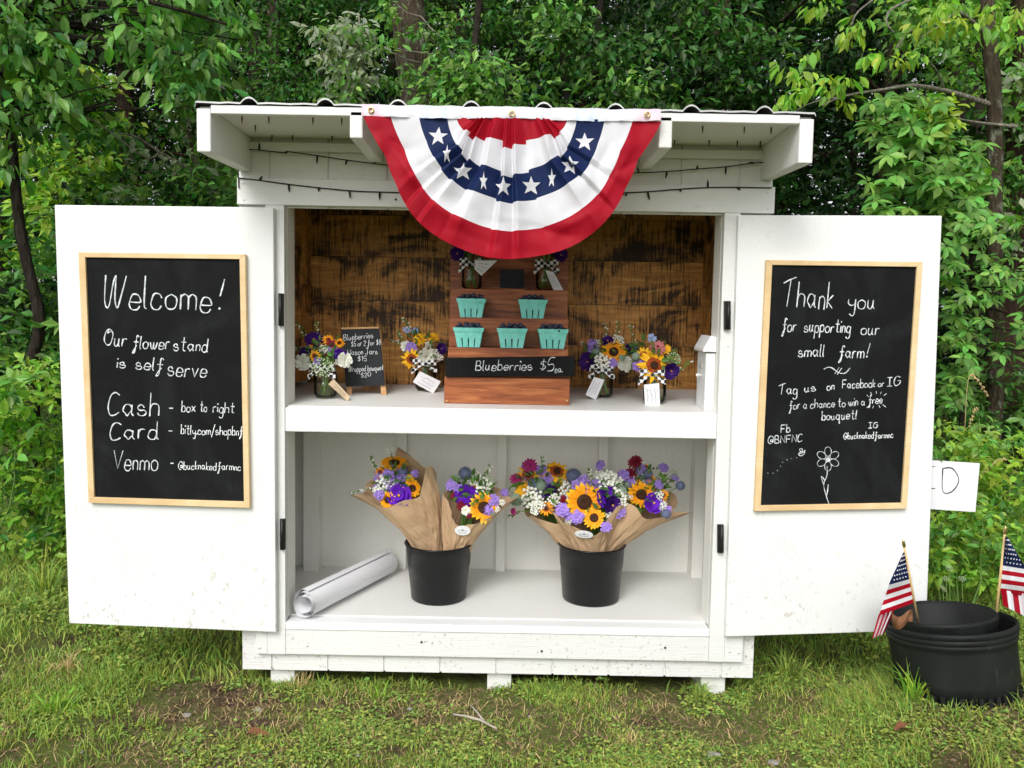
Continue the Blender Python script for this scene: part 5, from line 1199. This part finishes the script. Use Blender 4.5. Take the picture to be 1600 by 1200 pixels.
# generic forest trees: three shapes, copied, each standing by itself
def forest_tree(seed, height, spread, z0, rt, ncl, nl, size, mats, barkm, cr=.5):
    random.seed(seed); tm = MB(); top = Vector((random.uniform(-.4, .4), random.uniform(-.3, .3), height))
    TP = limb(tm, (0, 0, -.2), top, rt, rt * .25, 0, .03, 10, 10); lv = Leaves(); lm = MB(); pts = []
    nb = 26
    for k in range(nb):
        t = z0 / height + (1 - z0 / height) * (k / nb) ** .9 * .96; i = min(int(t * 10), 9); b = TP[i].lerp(TP[i + 1], t * 10 - i); an = k * 2.4 + random.uniform(-.5, .5)
        L = spread * random.uniform(.55, 1.1) * (1 - .55 * max(0, t - .5) / .5); e = b + Vector((math.cos(an) * L, math.sin(an) * L, L * random.uniform(-.05, .35)))
        BP = limb(lm, b, e, rt * .32 * (1 - .5 * t), .008, .12, .12, 6, 5)
        for q in BP[2:]: pts.append(q)
        for q in BP[2:]:
            e2 = q + Vector((random.uniform(-.6, .6), random.uniform(-.6, .6), random.uniform(-.25, .3))); pts.append(e2)
            if random.random() < .5: limb(lm, q, e2, .010, .004, .1, .1, 3, 4)
    for k in range(ncl):
        c = Vector(pts[k % len(pts)]) + Vector((random.gauss(0, .18), random.gauss(0, .18), random.gauss(0, .15)))
        lv.cluster(c, cr * random.uniform(.6, 1.2), nl, size, .35, .45, 0 if random.random() < .6 else 1)
    o = thing('forest_tree', None, None); tr = tm.build('trunk', barkm, o); lm.build('branches', barkm, tr); link('crown', lv.mesh('crown', mats), o)
    return o
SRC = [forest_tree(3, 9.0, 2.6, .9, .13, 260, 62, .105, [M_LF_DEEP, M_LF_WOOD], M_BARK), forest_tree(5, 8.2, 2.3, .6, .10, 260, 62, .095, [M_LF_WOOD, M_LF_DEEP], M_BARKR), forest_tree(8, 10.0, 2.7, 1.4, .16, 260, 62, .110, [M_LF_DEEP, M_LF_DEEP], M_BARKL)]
random.seed(21); FT = []
spots = [(-9.5, 5.6, 0), (-7.2, 7.0, 1), (-5.4, 5.4, 2), (-4.2, 8.2, 0), (-2.9, 6.2, 1), (-1.5, 8.6, 2), (-.6, 6.4, 0), (.9, 7.6, 1), (1.9, 5.9, 2), (3.1, 8.0, 0), (4.0, 5.7, 1), (5.3, 7.6, 2), (6.6, 5.6, 0), (8.4, 6.8, 1), (10.2, 5.4, 2), (-8.4, 10.0, 2), (-5.6, 10.8, 1), (-2.6, 11.2, 0), (.3, 10.6, 1), (3.2, 11.0, 2), (6.0, 10.4, 0), (8.8, 10.8, 1), (-11.5, 8.2, 1), (12.2, 8.6, 0)]
used = set()
for i, (x, y, k) in enumerate(spots):
    o = SRC[k] if k not in used else copy_tree(SRC[k]); used.add(k)
    o.location = (x, y, gh(x, y)); o.rotation_euler = (0, 0, random.uniform(0, 6.28)); s_ = random.uniform(.85, 1.15); o.scale = (s_, s_, s_ * random.uniform(.9, 1.1))
    tag(o, 'dark leafy tree deep in the dense green woods behind the stand', 'tree', 'trees deep in the woods'); FT.append(o)
# far wood that reads as one mass
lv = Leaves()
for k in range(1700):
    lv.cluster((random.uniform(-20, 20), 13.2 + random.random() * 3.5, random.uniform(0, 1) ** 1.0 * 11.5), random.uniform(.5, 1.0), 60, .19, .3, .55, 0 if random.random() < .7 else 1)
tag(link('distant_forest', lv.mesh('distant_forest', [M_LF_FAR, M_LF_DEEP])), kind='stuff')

def plant(name, label, cat, px, pyb, Y, group=None):
    b = at(px, pyb, Y); x = b.x; return thing(name, label, cat, (x, Y, gh(x, Y)), group)
def fill(lv, regs, Y, dY, n, rad, nl, size, droop=.35, mi=0, face=.45, hi=False):
    """n leaf clusters spread over boxes given by photo points at depth Y..Y+dY"""
    out = []
    for k in range(n):
        x0, x1, y0, y1 = regs[k % len(regs)]; Yk = Y + random.uniform(-dY, dY); c = XZ(random.uniform(x0, x1), random.uniform(y0, y1), Yk); lv.cluster(c, rad * random.uniform(.6, 1.25), nl, size, droop, .5, mi if not isinstance(mi, tuple) else random.choice(mi), face); out.append(Vector(c))
    return out
def tree_from(name, label, cat, trunk_pts, Y, r0, r1, barkm, lv=None, mats=None, hi=True, limbs=(), cl=(), group=None, leafname='crown'):
    b = at(trunk_pts[0][0], trunk_pts[0][1], Y); t = thing(name, label, cat, (b.x, Y, gh(b.x, Y)), group); m_ = MB(); g = Vector((b.x, Y, gh(b.x, Y) - .15))
    P = [g] + [at(x, y, Y) for x, y in catmull(list(trunk_pts), 4)]
    if (P[1] - P[0]).length < .05 or P[1].z < P[0].z: P = P[1:]
    n = len(P); m_.tube(P, [(r0 + (r1 - r0) * (i / (n - 1)) ** .8) * random.uniform(.96, 1.04) * (1.25 if i == 0 else 1) for i in range(n)], 12); tr = m_.build('trunk', barkm, t)
    lm = MB()
    for lp, ra, rb in limbs:
        Q = [at(x, y, yy) for x, y, yy in lp]; Qs = [Vector(q) for q in catmull([tuple(q) for q in Q], 5)]; lm.tube(Qs, [ra + (rb - ra) * i / (len(Qs) - 1) for i in range(len(Qs))], 6)
    for c in cl:                       # a twig from the nearest trunk point to each leaf cluster
        near = min(P, key=lambda q: (q - c).length); 
        if (near - c).length < 1.6: limb(lm, near, c, .008, .0025, .08, .1, 5, 4)
    if lm.v: lm.build('branches', M_TWIG if name in ('lichen_tree', 'sapling') else barkm, tr)
    if lv is not None and lv.p: link(leafname, lv.mesh(leafname, mats, hi, WL[t.name]), t)
    return t
random.seed(33)
# tree at the left edge with big drooping leaves
lv = Leaves(); cl = fill(lv, [(-80, 120, -60, 130), (60, 330, -60, 100), (150, 390, -40, 95), (-60, 90, 80, 260), (220, 330, 60, 150), (-40, 100, 0, 190)], 1.9, .45, 120, .19, 26, .088, .75, (0, 0, 1), .55)
tree_from('broadleaf_tree', 'tree at the left edge with large drooping leaves and a thin dark leaning trunk', 'tree', [(50, 560), (62, 500), (42, 410), (28, 330), (18, 220), (8, 120), (22, 20), (30, -120)], 1.9, .034, .024, M_BARK, lv, [M_LF_BIG, M_LF_MID], True, [([(12, 110, 1.9), (70, 66, 1.8), (150, 60, 1.7), (235, 74, 1.65), (300, 90, 1.6)], .022, .006), ([(22, 20, 1.9), (120, -20, 1.7), (260, 10, 1.6), (360, 40, 1.6)], .022, .006)], cl)
# soft green sapling behind it
lv = Leaves(); cl = fill(lv, [(40, 150, 110, 330), (90, 190, 140, 300), (0, 130, 220, 420)], 3.2, .4, 80, .22, 30, .085, .4, (0, 0, 1), .5)
tree_from('young_tree', 'soft yellow green sapling in the undergrowth near the left edge', 'tree', [(110, 600), (112, 420), (120, 300), (128, 150), (130, 60)], 3.3, .03, .015, M_BARK, lv, [M_LF_WEED, M_LF_MID], False, (), cl[::3])
tree_from('tree_trunk', 'straight reddish trunk in the woods left of the stand', 'tree', [(208, 420), (205, 290), (197, 180), (195, 90), (192, -40)], 6.0, .105, .085, M_BARKR, None, None)
lv = Leaves(); cl = fill(lv, [(260, 380, 180, 330), (200, 330, 240, 330), (300, 380, 250, 330)], 2.6, .4, 42, .2, 34, .065, .3, (0, 1, 2), .5)
tree_from('sapling', 'small crooked sapling with a pale forked trunk beside the left end of the roof', 'tree', [(318, 420), (316, 330), (312, 280), (300, 235), (294, 190), (288, 150)], 2.7, .035, .012, M_BARKL, lv, [M_LF_SHRUB, M_LF_MID, M_LF_PALE], False, [([(312, 272, 2.7), (285, 258, 2.65), (250, 238, 2.6), (215, 215, 2.55), (185, 208, 2.5)], .016, .005), ([(250, 238, 2.6), (225, 245, 2.55), (150, 190, 2.5), (110, 182, 2.5)], .010, .003)], cl[::3])
tree_from('lichen_tree', 'pale lichen covered trunk nearest the left half of the roof', 'tree', [(434, 320), (432, 160), (428, 60), (424, -60)], 5.2, .072, .06, M_BARKL)
tree_from('lichen_tree', 'darker twin trunk just left of the pale lichen covered trunk', 'tree', [(404, 320), (402, 160), (400, 60), (398, -60)], 5.5, .075, .06, M_BARK)
tree_from('mossy_tree', 'thick brown trunk with mossy bark rising behind the middle of the roof', 'tree', [(656, 330), (654, 160), (646, 90), (638, 20), (632, -60)], 3.9, .165, .13, M_BARKL)
lv = Leaves(); cl = fill(lv, [(515, 600, 40, 175), (520, 580, 90, 190), (500, 560, 20, 100)], 2.9, .35, 34, .14, 30, .065, .5, (0, 0, 1), .6)
tree_from('pale_shrub', 'tall shrub with pale variegated leaves left of the mossy trunk', 'shrub', [(566, 400), (564, 200), (566, 100), (560, 20)], 3.0, .012, .006, M_TWIG, lv, [M_LF_PALE, M_LF_SHRUB], True, (), cl[::2])
for lab, regs, Y, tx, n, size, mi, nl in (('mid green tree with small leaves above the left of the roof', [(330, 520, -40, 150), (430, 560, -60, 60), (400, 500, 60, 190)], 4.6, 470, 74, .060, (0, 0, 1), 62),
                                    ('low spreading tree with pointed leaves just right of the mossy trunk', [(690, 800, 70, 190), (740, 900, 90, 190), (690, 760, 60, 180)], 3.1, 745, 46, .070, (0, 0, 1), 42),
                                    ('young tree with star like leaf clusters above the roof right of centre', [(860, 1000, 70, 190), (930, 1060, 50, 190), (840, 930, -60, 60)], 3.2, 935, 54, .072, (0, 1, 1), 44),
                                    ('dense dark green tree above the right part of the roof', [(990, 1180, 40, 190), (1040, 1260, 60, 200), (960, 1200, -60, 80)], 3.5, 1100, 96, .072, (0, 1, 2), 52),
                                    ('dark leafy tree in the gap right of the roof end', [(1230, 1420, 180, 345), (1230, 1380, 60, 240), (1260, 1500, -40, 130)], 4.2, 1330, 70, .070, (1, 2, 2), 50),
                                    ('loose bright leaved tree high above the middle of the roof', [(690, 860, -60, 60), (730, 900, -40, 110), (600, 700, -60, 40)], 4.4, 800, 62, .066, (0, 1, 1), 56)):
    lv = Leaves(); cl = fill(lv, regs, Y, .4, n, .26, nl, size, .4, mi, .5)
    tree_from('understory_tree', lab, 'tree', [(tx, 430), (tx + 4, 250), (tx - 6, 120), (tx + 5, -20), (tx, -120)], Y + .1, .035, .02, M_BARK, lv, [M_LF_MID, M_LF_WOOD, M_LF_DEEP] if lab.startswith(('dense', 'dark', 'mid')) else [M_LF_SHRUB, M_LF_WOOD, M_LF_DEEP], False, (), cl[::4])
for px, Y, r0 in ((715, 6.3, .05), (800, 6.8, .06), (885, 5.2, .04), (1062, 6.0, .05), (1164, 6.2, .09), (1390, 5.0, .05), (140, 5.2, .04), (250, 6.4, .05), (345, 6.0, .04)):
    lab = {715: 'dark slim trunk right of the mossy trunk', 800: 'dark slim trunk above the bunting', 885: 'slim leaning trunk above the roof right of centre', 1062: 'thin dark trunk above the right half of the roof', 1164: 'dark trunk near the right end of the roof', 1390: 'dark slim trunk above the open right door', 140: 'dark slim trunk in the shade near the left edge', 250: 'dark slim trunk above the left door', 345: 'slim trunk just left of the roof end'}[px]
    tree_from('slim_tree', lab, 'tree', [(px, 420), (px + random.uniform(-6, 6), 200), (px + random.uniform(-14, 14), 60), (px + random.uniform(-18, 18), -80)], Y, r0, r0 * .7, M_BARK)
# right side
lv = Leaves()
for (x, y) in [(1225, 105), (1245, 120), (1262, 85), (1270, 118), (1285, 128), (1300, 140), (1318, 158), (1230, 150), (1215, 165), (1335, 52), (1340, 30), (1330, 45), (1290, 8), (1275, 5), (1370, 85), (1395, 92), (1420, 88), (1440, 35), (1455, 45), (1465, 20), (1485, 30), (1500, 10), (1540, 15), (1580, 30), (1565, 45), (1600, 20), (1255, 140), (1310, 125), (1325, 120), (1475, 5), (1530, 40), (1555, 10), (1590, 60)]:
    c = XZ(x, y, 1.7 + random.uniform(-.2, .25)); lv.cluster(c, .075, 13, .075, .95, .5, random.choice((0, 0, 1)), .35)
tree_from('lichen_tree', 'slender lichen spotted tree at the right with bright drooping leaves and long twigs', 'tree', [(1556, 600), (1553, 370), (1555, 250), (1553, 140), (1545, 60), (1540, -60)], 2.2, .047, .040, M_BARKL, lv, [M_LF_LIGHT, M_LF_YEL], True,
    [([(1552, 165, 2.2), (1490, 145, 2.1), (1430, 134, 1.9), (1380, 140, 1.8), (1320, 150, 1.75), (1285, 165, 1.7)], .016, .004), ([(1475, 138, 2.05), (1462, 108, 1.9), (1440, 85, 1.8)], .006, .003), ([(1545, 60, 2.2), (1500, 20, 1.9), (1470, 40, 1.8), (1440, 58, 1.8)], .014, .004), ([(1590, 198, 2.1), (1550, 194, 2.15), (1520, 190, 2.1), (1490, 184, 2.0)], .012, .004), ([(1545, -30, 2.2), (1480, -20, 1.9), (1400, 10, 1.75), (1385, 33, 1.7), (1398, 52, 1.7)], .010, .003), ([(1400, 75, 1.75), (1420, 50, 1.75), (1432, 45, 1.75)], .005, .003), ([(1545, -30, 2.2), (1440, -40, 1.9), (1350, 10, 1.75), (1330, 40, 1.7)], .010, .003), ([(1320, 150, 1.75), (1270, 160, 1.7), (1240, 175, 1.65)], .005, .002)], ())
lv = Leaves()
pts = [XZ(random.uniform(*r[:2]), random.uniform(*r[2:]), 2.0 + random.uniform(-.35, .4)) for r in [(1355, 1470, 145, 215), (1380, 1490, 180, 280), (1400, 1540, 210, 330), (1350, 1530, 280, 350), (1460, 1560, 260, 380)] for _ in range(56)]
lv.palmate(pts, len(pts), .088, 0, .3)
for _ in range(26): lv.cluster(XZ(random.uniform(1440, 1480), random.uniform(155, 215), 1.85), .10, 8, .055, .3, .6, 1)
tree_from('palmate_shrub', 'tall shrub with hand shaped leaves behind the top of the right door', 'shrub', [(1455, 600), (1452, 330), (1448, 240), (1440, 160)], 2.1, .022, .01, M_BARK, lv, [M_LF_SHRUB, M_LF_YEL], True, (), [Vector(p) for p in pts[::4]])
tree_from('old_tree', 'thick dark trunk high in the shade at the upper right', 'tree', [(1530, 420), (1518, 250), (1505, 120), (1490, 20), (1480, -80)], 5.4, .17, .14, M_BARK)
tree_from('old_tree', 'stout brown trunk with flared base at the right edge of the photo', 'tree', [(1560, 655), (1566, 600), (1578, 520), (1588, 400), (1600, 300), (1606, 100), (1610, -60)], 2.9, .19, .10, M_BARKR)
lv = Leaves()
pts = [XZ(random.uniform(*r[:2]), random.uniform(*r[2:]), 1.75 + random.uniform(-.3, .35)) for r in [(1470, 1560, 380, 470), (1470, 1545, 440, 540), (1560, 1640, 400, 560), (1475, 1530, 540, 640), (1480, 1620, 330, 420)] for _ in range(28)]
lv.palmate(pts, len(pts), .070, 0, .35); fill(lv, [(1480, 1640, 380, 600), (1475, 1560, 560, 660)], 2.0, .3, 22, .14, 16, .06, .4, 1)
tree_from('palmate_shrub', 'leafy shrub beside the right door in front of the stout trunk', 'shrub', [(1500, 760), (1505, 600), (1515, 480), (1520, 380)], 1.9, .018, .008, M_BARK, lv, [M_LF_SHRUB, M_LF_MID], True, (), [Vector(p) for p in pts[::3]])
lv = Leaves(); cl = fill(lv, [(1570, 1660, 130, 300), (1590, 1680, 60, 200), (1560, 1640, 280, 400)], 2.6, .4, 40, .2, 30, .075, .4, (0, 1, 2), .5)
tree_from('understory_tree', 'pale green leafy tree cut by the right edge of the photo', 'tree', [(1640, 640), (1636, 400), (1630, 200), (1632, 0)], 2.8, .03, .02, M_BARK, lv, [M_LF_SHRUB, M_LF_PALE, M_LF_MID], False, (), cl[::3])
lv = Leaves(); cl = fill(lv, [(1400, 1620, -60, 90), (1460, 1640, 20, 170), (1380, 1500, -60, 60)], 3.0, .5, 80, .20, 34, .065, .5, (0, 0, 1, 2), .5)
tree_from('understory_tree', 'bright leaved tree filling the upper right corner behind the lichen spotted tree', 'tree', [(1620, 640), (1575, 300), (1530, 100), (1510, -60)], 3.6, .03, .02, M_BARK, lv, [M_LF_SHRUB, M_LF_LIGHT, M_LF_MID], False, (), cl[::4])
lv = Leaves(); cl = fill(lv, [(600, 680, 90, 180), (660, 720, 40, 150), (590, 625, -20, 80)], 3.4, .2, 20, .12, 26, .06, .5, (0, 0, 1), .5)
tree_from('understory_tree', 'spindly sapling whose leaves cross the foot of the mossy trunk', 'tree', [(672, 420), (668, 240), (676, 130), (690, 60)], 3.5, .012, .006, M_TWIG, lv, [M_LF_SHRUB, M_LF_MID], True, (), cl[::2])
# low bushes
def bush(label, regs, Y, dY, n, rad, nl, size, mats, mi, px, hi=False, stems_=10):
    lv = Leaves(); cl = fill(lv, regs, Y, dY, n, rad, nl, size, .15, mi, .5); b = at(px, 900, Y); t = thing('wild_bush', label, 'bush', (b.x, Y, gh(b.x, Y)), 'wild bushes along the wood edge'); m_ = MB()
    for c in cl[::max(1, len(cl) // stems_)]: limb(m_, (b.x + (c.x - b.x) * .5, c.y, gh(b.x, Y) - .02), c, .006, .002, 0, .1, 5, 4)
    m_.build('stems', P_STEM, t); link('leaves', lv.mesh('leaves', mats, hi, WL[t.name]), t)
bush('bright leafy bush at the left edge beside the left door', [(-60, 60, 620, 870), (20, 125, 660, 880), (-40, 110, 560, 700), (40, 130, 740, 890)], 1.35, .25, 150, .10, 20, .050, [M_LF_WEED, M_LF_LIGHT, M_LF_MID], (0, 0, 1, 2), 40, True)
bush('pale green broad leaved bush at the far left edge', [(-70, 30, 560, 740), (-60, 15, 640, 760)], 1.15, .2, 30, .10, 12, .075, [M_LF_LIGHT, M_LF_SHRUB], (0, 1), -20, True)
bush('dark bush behind the upper part of the left door', [(-40, 130, 430, 600), (30, 160, 380, 560), (60, 360, 290, 420)], 2.3, .3, 110, .20, 34, .075, [M_LF_MID, M_LF_DEEP, M_LF_SHRUB], (0, 1, 2), 90)
bush('yellow green leafy bush right of the right door', [(1455, 1560, 660, 780), (1500, 1660, 680, 830), (1455, 1580, 720, 860), (1560, 1680, 720, 880)], 1.15, .25, 150, .09, 20, .048, [M_LF_WEED, M_LF_YEL, M_LF_SHRUB], (0, 0, 1, 2), 1530, True)
bush('low dark leaved bush behind the white paper sign', [(1450, 1540, 800, 910), (1520, 1650, 820, 920), (1455, 1560, 780, 880)], .85, .15, 70, .08, 18, .045, [M_LF_SHRUB, M_LF_WEED], (0, 1), 1500, True)
bush('bushy undergrowth far behind the right door', [(1380, 1680, 560, 700), (1440, 1720, 600, 680)], 2.6, .3, 70, .2, 34, .07, [M_LF_MID, M_LF_SHRUB, M_LF_DEEP], (0, 1, 2), 1540)
bush('bushy undergrowth low behind the left door', [(-120, 380, 640, 760), (-160, 300, 560, 700)], 2.9, .3, 90, .22, 34, .075, [M_LF_MID, M_LF_SHRUB, M_LF_DEEP], (0, 1, 2), 160)
# small white wild flowers
for k, (x, y) in enumerate(((1483, 888), (1473, 920), (1503, 905), (1478, 905))):
    Yw = .62; p = at(x, y, Yw); lab = ['white wild flower head highest beside the right door', 'white wild flower head lowest by the right door', 'white wild flower head farthest right of the four', 'white wild flower head in the middle of the four'][k]
    t = thing('wild_flower', lab, 'flower', (p.x, Yw, gh(p.x, Yw)), 'white wild flowers'); MB().tube([(p.x, Yw, gh(p.x, Yw)), (p.x + .01, Yw, p.z * .5), p], .0018, 5).build('stem', P_STEM, t); flower(t, 'lace', p, .018, (0, -.5, .8))

# grass
def blades(name, P, H, Wd, lean, mat, bend=.5):
    n = len(P); an = RNG.random(n) * 2 * math.pi; d = np.stack([np.cos(an), np.sin(an), np.zeros(n)], 1); fa = RNG.random(n) * 2 * math.pi
    sdv = np.stack([np.cos(fa), np.sin(fa) * .6, np.zeros(n)], 1); w = (Wd * RNG.uniform(.7, 1.3, n))[:, None]; h = H[:, None]; ln = (lean * RNG.uniform(.2, 1.6, n))[:, None]
    up = np.array([[0, 0, 1.]])
    b0, b1 = P - sdv * w / 2, P + sdv * w / 2; m = P + up * h * .55 + d * h * ln * .35; m0, m1 = m - sdv * w * .42, m + sdv * w * .42; t = P + up * h * (1 - bend * ln * .5) + d * h * ln
    V = np.stack([b0, b1, m0, m1, t], 1).reshape(-1, 3); k = (np.arange(n) * 5)[:, None, None]
    Fa = (np.array([[0, 1, 3], [0, 3, 2], [2, 3, 4]])[None] + k).reshape(-1, 3)
    return np_mesh(name, V, Fa, mat)
def vnoise(x, y, f, o): return np.array([mnoise.noise(Vector((a * f, b * f, o))) for a, b in zip(x, y)])
def scatter(n, x0, x1, y0, y1, f=2.2, thr=-.25, o=0, soft=.35):
    x = RNG.uniform(x0, x1, n); y = RNG.uniform(y0, y1, n); v = vnoise(x, y, f, o) + .5 * vnoise(x, y, f * 4, o + 7); keep = (v - thr) / soft > RNG.random(n)
    inside = (x > -.90) & (x < .83) & (y > .04) & (y < .8); keep &= ~inside
    r2 = (x - PC.x) ** 2 + (y - PC.y) ** 2; keep &= r2 > (pr * .93) ** 2
    x, y = x[keep], y[keep]; z = np.array([gh(a, b) for a, b in zip(x, y)]); return np.stack([x, y, z - .002], 1)
P = scatter(100000, -1.9, 1.9, -.78, .10, 2.4, -.15, 0, .8)
for xa_, xb_ in ((-4.2, -1.9), (1.9, 4.2), (-1.9, 1.9)):
    Pe = scatter(26000, xa_, xb_, -1.8, .10 if abs(xa_ + xb_) > 1 else -.78, 2.4, -.2, 0, .6); tag(link('grass', blades('grass', Pe, RNG.uniform(.015, .05, len(Pe)), .005, .75, M_GRASS)), kind='stuff')
edge = 1 + 1.0 * np.clip((np.abs(P[:, 0]) - .8) / .5, 0, 1) + .5 * np.clip((P[:, 1] + .12) / .15, 0, 1)
H = RNG.uniform(.010, .032, len(P)) * edge
tag(link('grass', blades('grass', P, H, .0034, .75, M_GRASS)), kind='stuff')
P = scatter(80000, -4.2, 4.4, .02, 2.2, 1.6, -.5, 4, .35); H = RNG.uniform(.025, .068, len(P)) * (1 + .5 * np.clip((P[:, 1] - .5) / .8, 0, 1.4))
tag(link('grass', blades('grass', P, H, .0052, .7, M_GRASS)), kind='stuff')
P = scatter(26000, -8, 9, 1.8, 6, 1.2, -.4, 9, .4); H = RNG.uniform(.10, .28, len(P)); tag(link('grass', blades('grass', P, H, .011, .6, M_LF_MID)), kind='stuff')
P = scatter(150000, -1.8, 1.8, -.78, .06, 3.2, -.16, 13, .9); n = len(P); P[:, 2] += RNG.uniform(.004, .016, n)
tag(link('ground_cover', leaf_mesh('ground_cover', P, RNG.normal(size=(n, 3)) * np.array([1, 1, .25]), RNG.normal(size=(n, 3)) * .3 + np.array([0, -.2, 1]), RNG.uniform(.008, .019, n), M_GRASS2)), kind='stuff')
P = scatter(14000, -1.9, 1.9, -.76, .2, 2.0, -.4, 20, .6); Pc = scatter(50000, -3.2, 3.4, .02, 1.5, 2.2, -.15, 17, .4); n = len(Pc); Pc[:, 2] += RNG.uniform(.01, .045, n)
tag(link('ground_cover', leaf_mesh('ground_cover', Pc, RNG.normal(size=(n, 3)) * np.array([1, 1, .3]), RNG.normal(size=(n, 3)) * .35 + np.array([0, -.25, 1]), RNG.uniform(.012, .030, n), M_GRASS2)), kind='stuff')
tag(link('dry_straw', blades('dry_straw', P, RNG.uniform(.012, .038, len(P)), .0024, 2.2, M_STRAW, .7)), kind='stuff')
# bits of bark and soil crumbs
P = scatter(60000, -1.9, 1.9, -.78, .15, 2.6, -.6, 31, .5); n = len(P)
tag(link('soil_crumbs', leaf_mesh('soil_crumbs', P + np.array([0, 0, .002]), RNG.normal(size=(n, 3)) * np.array([1, 1, .3]), RNG.normal(size=(n, 3)) * .5 + np.array([0, 0, 1]), RNG.uniform(.004, .016, n), simple('soil_crumb', (.10, .062, .038), (.24, .16, .10), 40, .95))), kind='stuff')
# single tufts
for lab, px, py, n, h_, wd, mat, ln in (('bright fan shaped grass tuft low at the left', 82, 1112, 46, .085, .0065, M_LF_WEED, 1.3), ('dry straw coloured grass clump under the left door', 105, 1050, 60, .11, .004, M_STRAW, 1.1), ('large fresh grass tuft between the stand and the black pot', 1232, 1065, 80, .15, .0060, M_GRASS, 1.0), ('bright upright grass tuft leaning on the black pot', 1430, 1095, 60, .13, .0065, M_LF_WEED, .7), ('dry thin grass tuft in the foreground right of the twig', 985, 1160, 34, .065, .003, M_STRAW, 1.2), ('grass tuft at the foot of the middle skid', 835, 1085, 40, .075, .005, M_GRASS, 1.0), ('dry stalks against the left skid', 468, 1072, 26, .10, .003, M_STRAW, .7), ('grass tuft between the left and middle skids', 655, 1080, 44, .075, .005, M_GRASS, 1.0), ('grass tuft in front of the right skid', 1092, 1090, 50, .085, .005, M_GRASS, 1.0), ('light green grass tuft just in front of the stand left of the middle skid', 590, 1092, 30, .07, .004, M_LF_WEED, .8), ('tall grass clump beside the lower corner of the left door', 70, 930, 60, .26, .008, M_GRASS, .8), ('tall grass clump behind the rim of the black pot', 1500, 930, 60, .22, .007, M_LF_WEED, .8)):
    p = gpt(px, py); Pn = np.stack([RNG.normal(p.x, .016, n), RNG.normal(p.y, .012, n), np.full(n, p.z - .004)], 1); me = blades('grass_tuft', Pn - np.array(p), h_ * RNG.uniform(.55, 1.15, n), wd, ln, mat, .8)
    o = link('grass_tuft', me, None, p); tag(o, lab, 'grass tuft', 'grass tufts in the foreground')
# tall seed grasses at the right
for k, (x, yt, yb_, bend, lab) in enumerate(((1512, 590, 820, 30, 'tall drooping seed grass right of the right door, tallest'), (1530, 640, 820, -16, 'tall seed grass stalk right of the door, second from the left'), (1580, 720, 900, -50, 'long arching dry stalk above the right flag'))):
    Yg = 1.0; P = [at(a, b, Yg) for a, b in catmull([(x - 12, yb_), (x - 6, (yt + yb_) / 2), (x, yt + 8), (x + bend * .4, yt), (x + bend, yt + 26)], 5)]; P[0].z = gh(P[0].x, Yg)
    t = thing('seed_grass', lab, 'grass', tuple(P[0]), 'tall seed grasses'); MB().tube(P, .0016, 5).build('stalk', M_STRAW if k != 1 else P_STEM, t); m_ = MB()
    for q in P[-8:]:
        for _ in range(5): m_.ico(q + Vector((random.uniform(-.006, .006), random.uniform(-.006, .006), random.uniform(-.008, .004))), .0034, 0, 0, .2, (1, 1, 1.8))
    m_.build('seed_head', M_STRAW, t)
# stones, twig and fallen leaves
for k, (x, y, r_, lab) in enumerate(((404, 1110, .014, 'pale round pebble in the grass near the left skid'), (640, 1108, .012, 'grey pebble in front of the stand between the skids'), (470, 1122, .012, 'flat grey pebble right of the pale round one'), (290, 1172, .012, 'flat light pebble at the bottom left'), (128, 1175, .011, 'grey pebble nearest the bottom left corner'), (727, 1163, .011, 'light pebble just left of the twig foot'), (745, 1147, .012, 'flat grey stone under the twig'), (1114, 1181, .020, 'broad pale stone at the bottom right'), (828, 1120, .008, 'tiny pebble below the middle skid'), (292, 1118, .012, 'flat cream chip in the grass left of the pale round pebble'), (1210, 1192, .014, 'stone at the bottom edge right of the broad pale stone'), (560, 1180, .008, 'tiny pebble at the bottom left of centre'), (905, 1188, .009, 'tiny pebble at the bottom right of centre'))):
    p = gpt(x, y); m_ = MB(); r_ *= random.uniform(.8, 1.25); m_.ico((p.x, p.y, p.z + r_ * .12), r_, 0, 1, .2, (random.uniform(.9, 1.3), random.uniform(.7, 1), random.uniform(.35, .55))); m_.smooth = [False] * len(m_.f); o = m_.build('pebble', M_STONE, None, p); tag(o, lab, 'pebble', 'pebbles in the grass')
m_ = MB()
def gp(x, y, up=.012): p = gpt(x, y); return p + Vector((0, 0, up + .014))
m_.tube([gp(708, 1128), gp(728, 1133, .016), gp(750, 1138, .014), gp(776, 1150, .01)], [.003, .004, .004, .003], 6); m_.tube([gp(756, 1140, .014), gp(745, 1128, .02), gp(735, 1119, .024)], [.003, .003, .002], 6)
tg = m_.build('twig', simple('pale_twig', (.50, .45, .38), (.36, .31, .26), 30, .8), None, gp(740, 1138)); tag(tg, 'forked pale twig lying on the grass in the foreground', 'twig')
for x, y, lab in ((402, 1154, 'curled reddish brown dead leaf on the ground at the lower left'), (1418, 1146, 'dead brown leaf on the ground below the black pot')):
    p = gpt(x, y); vs = []; m_ = MB()
    for i in range(7):
        for j in range(5):
            u, v = i / 6, j / 4 - .5; w_ = .026 * math.sin(math.pi * min(1, u * .9 + .08)); vs.append((p.x + (u - .5) * .075, p.y + v * w_ * 1.6, p.z + .010 + .03 * abs(v) * math.sin(u * 3) + .008 * math.sin(u * 7)))
    m_.add(vs, [[i * 5 + j, i * 5 + j + 1, i * 5 + j + 6, i * 5 + j + 5] for i in range(6) for j in range(4)], 0, True); o = m_.build('dead_leaf', M_RUST, None, p); tag(o, lab, 'leaf')
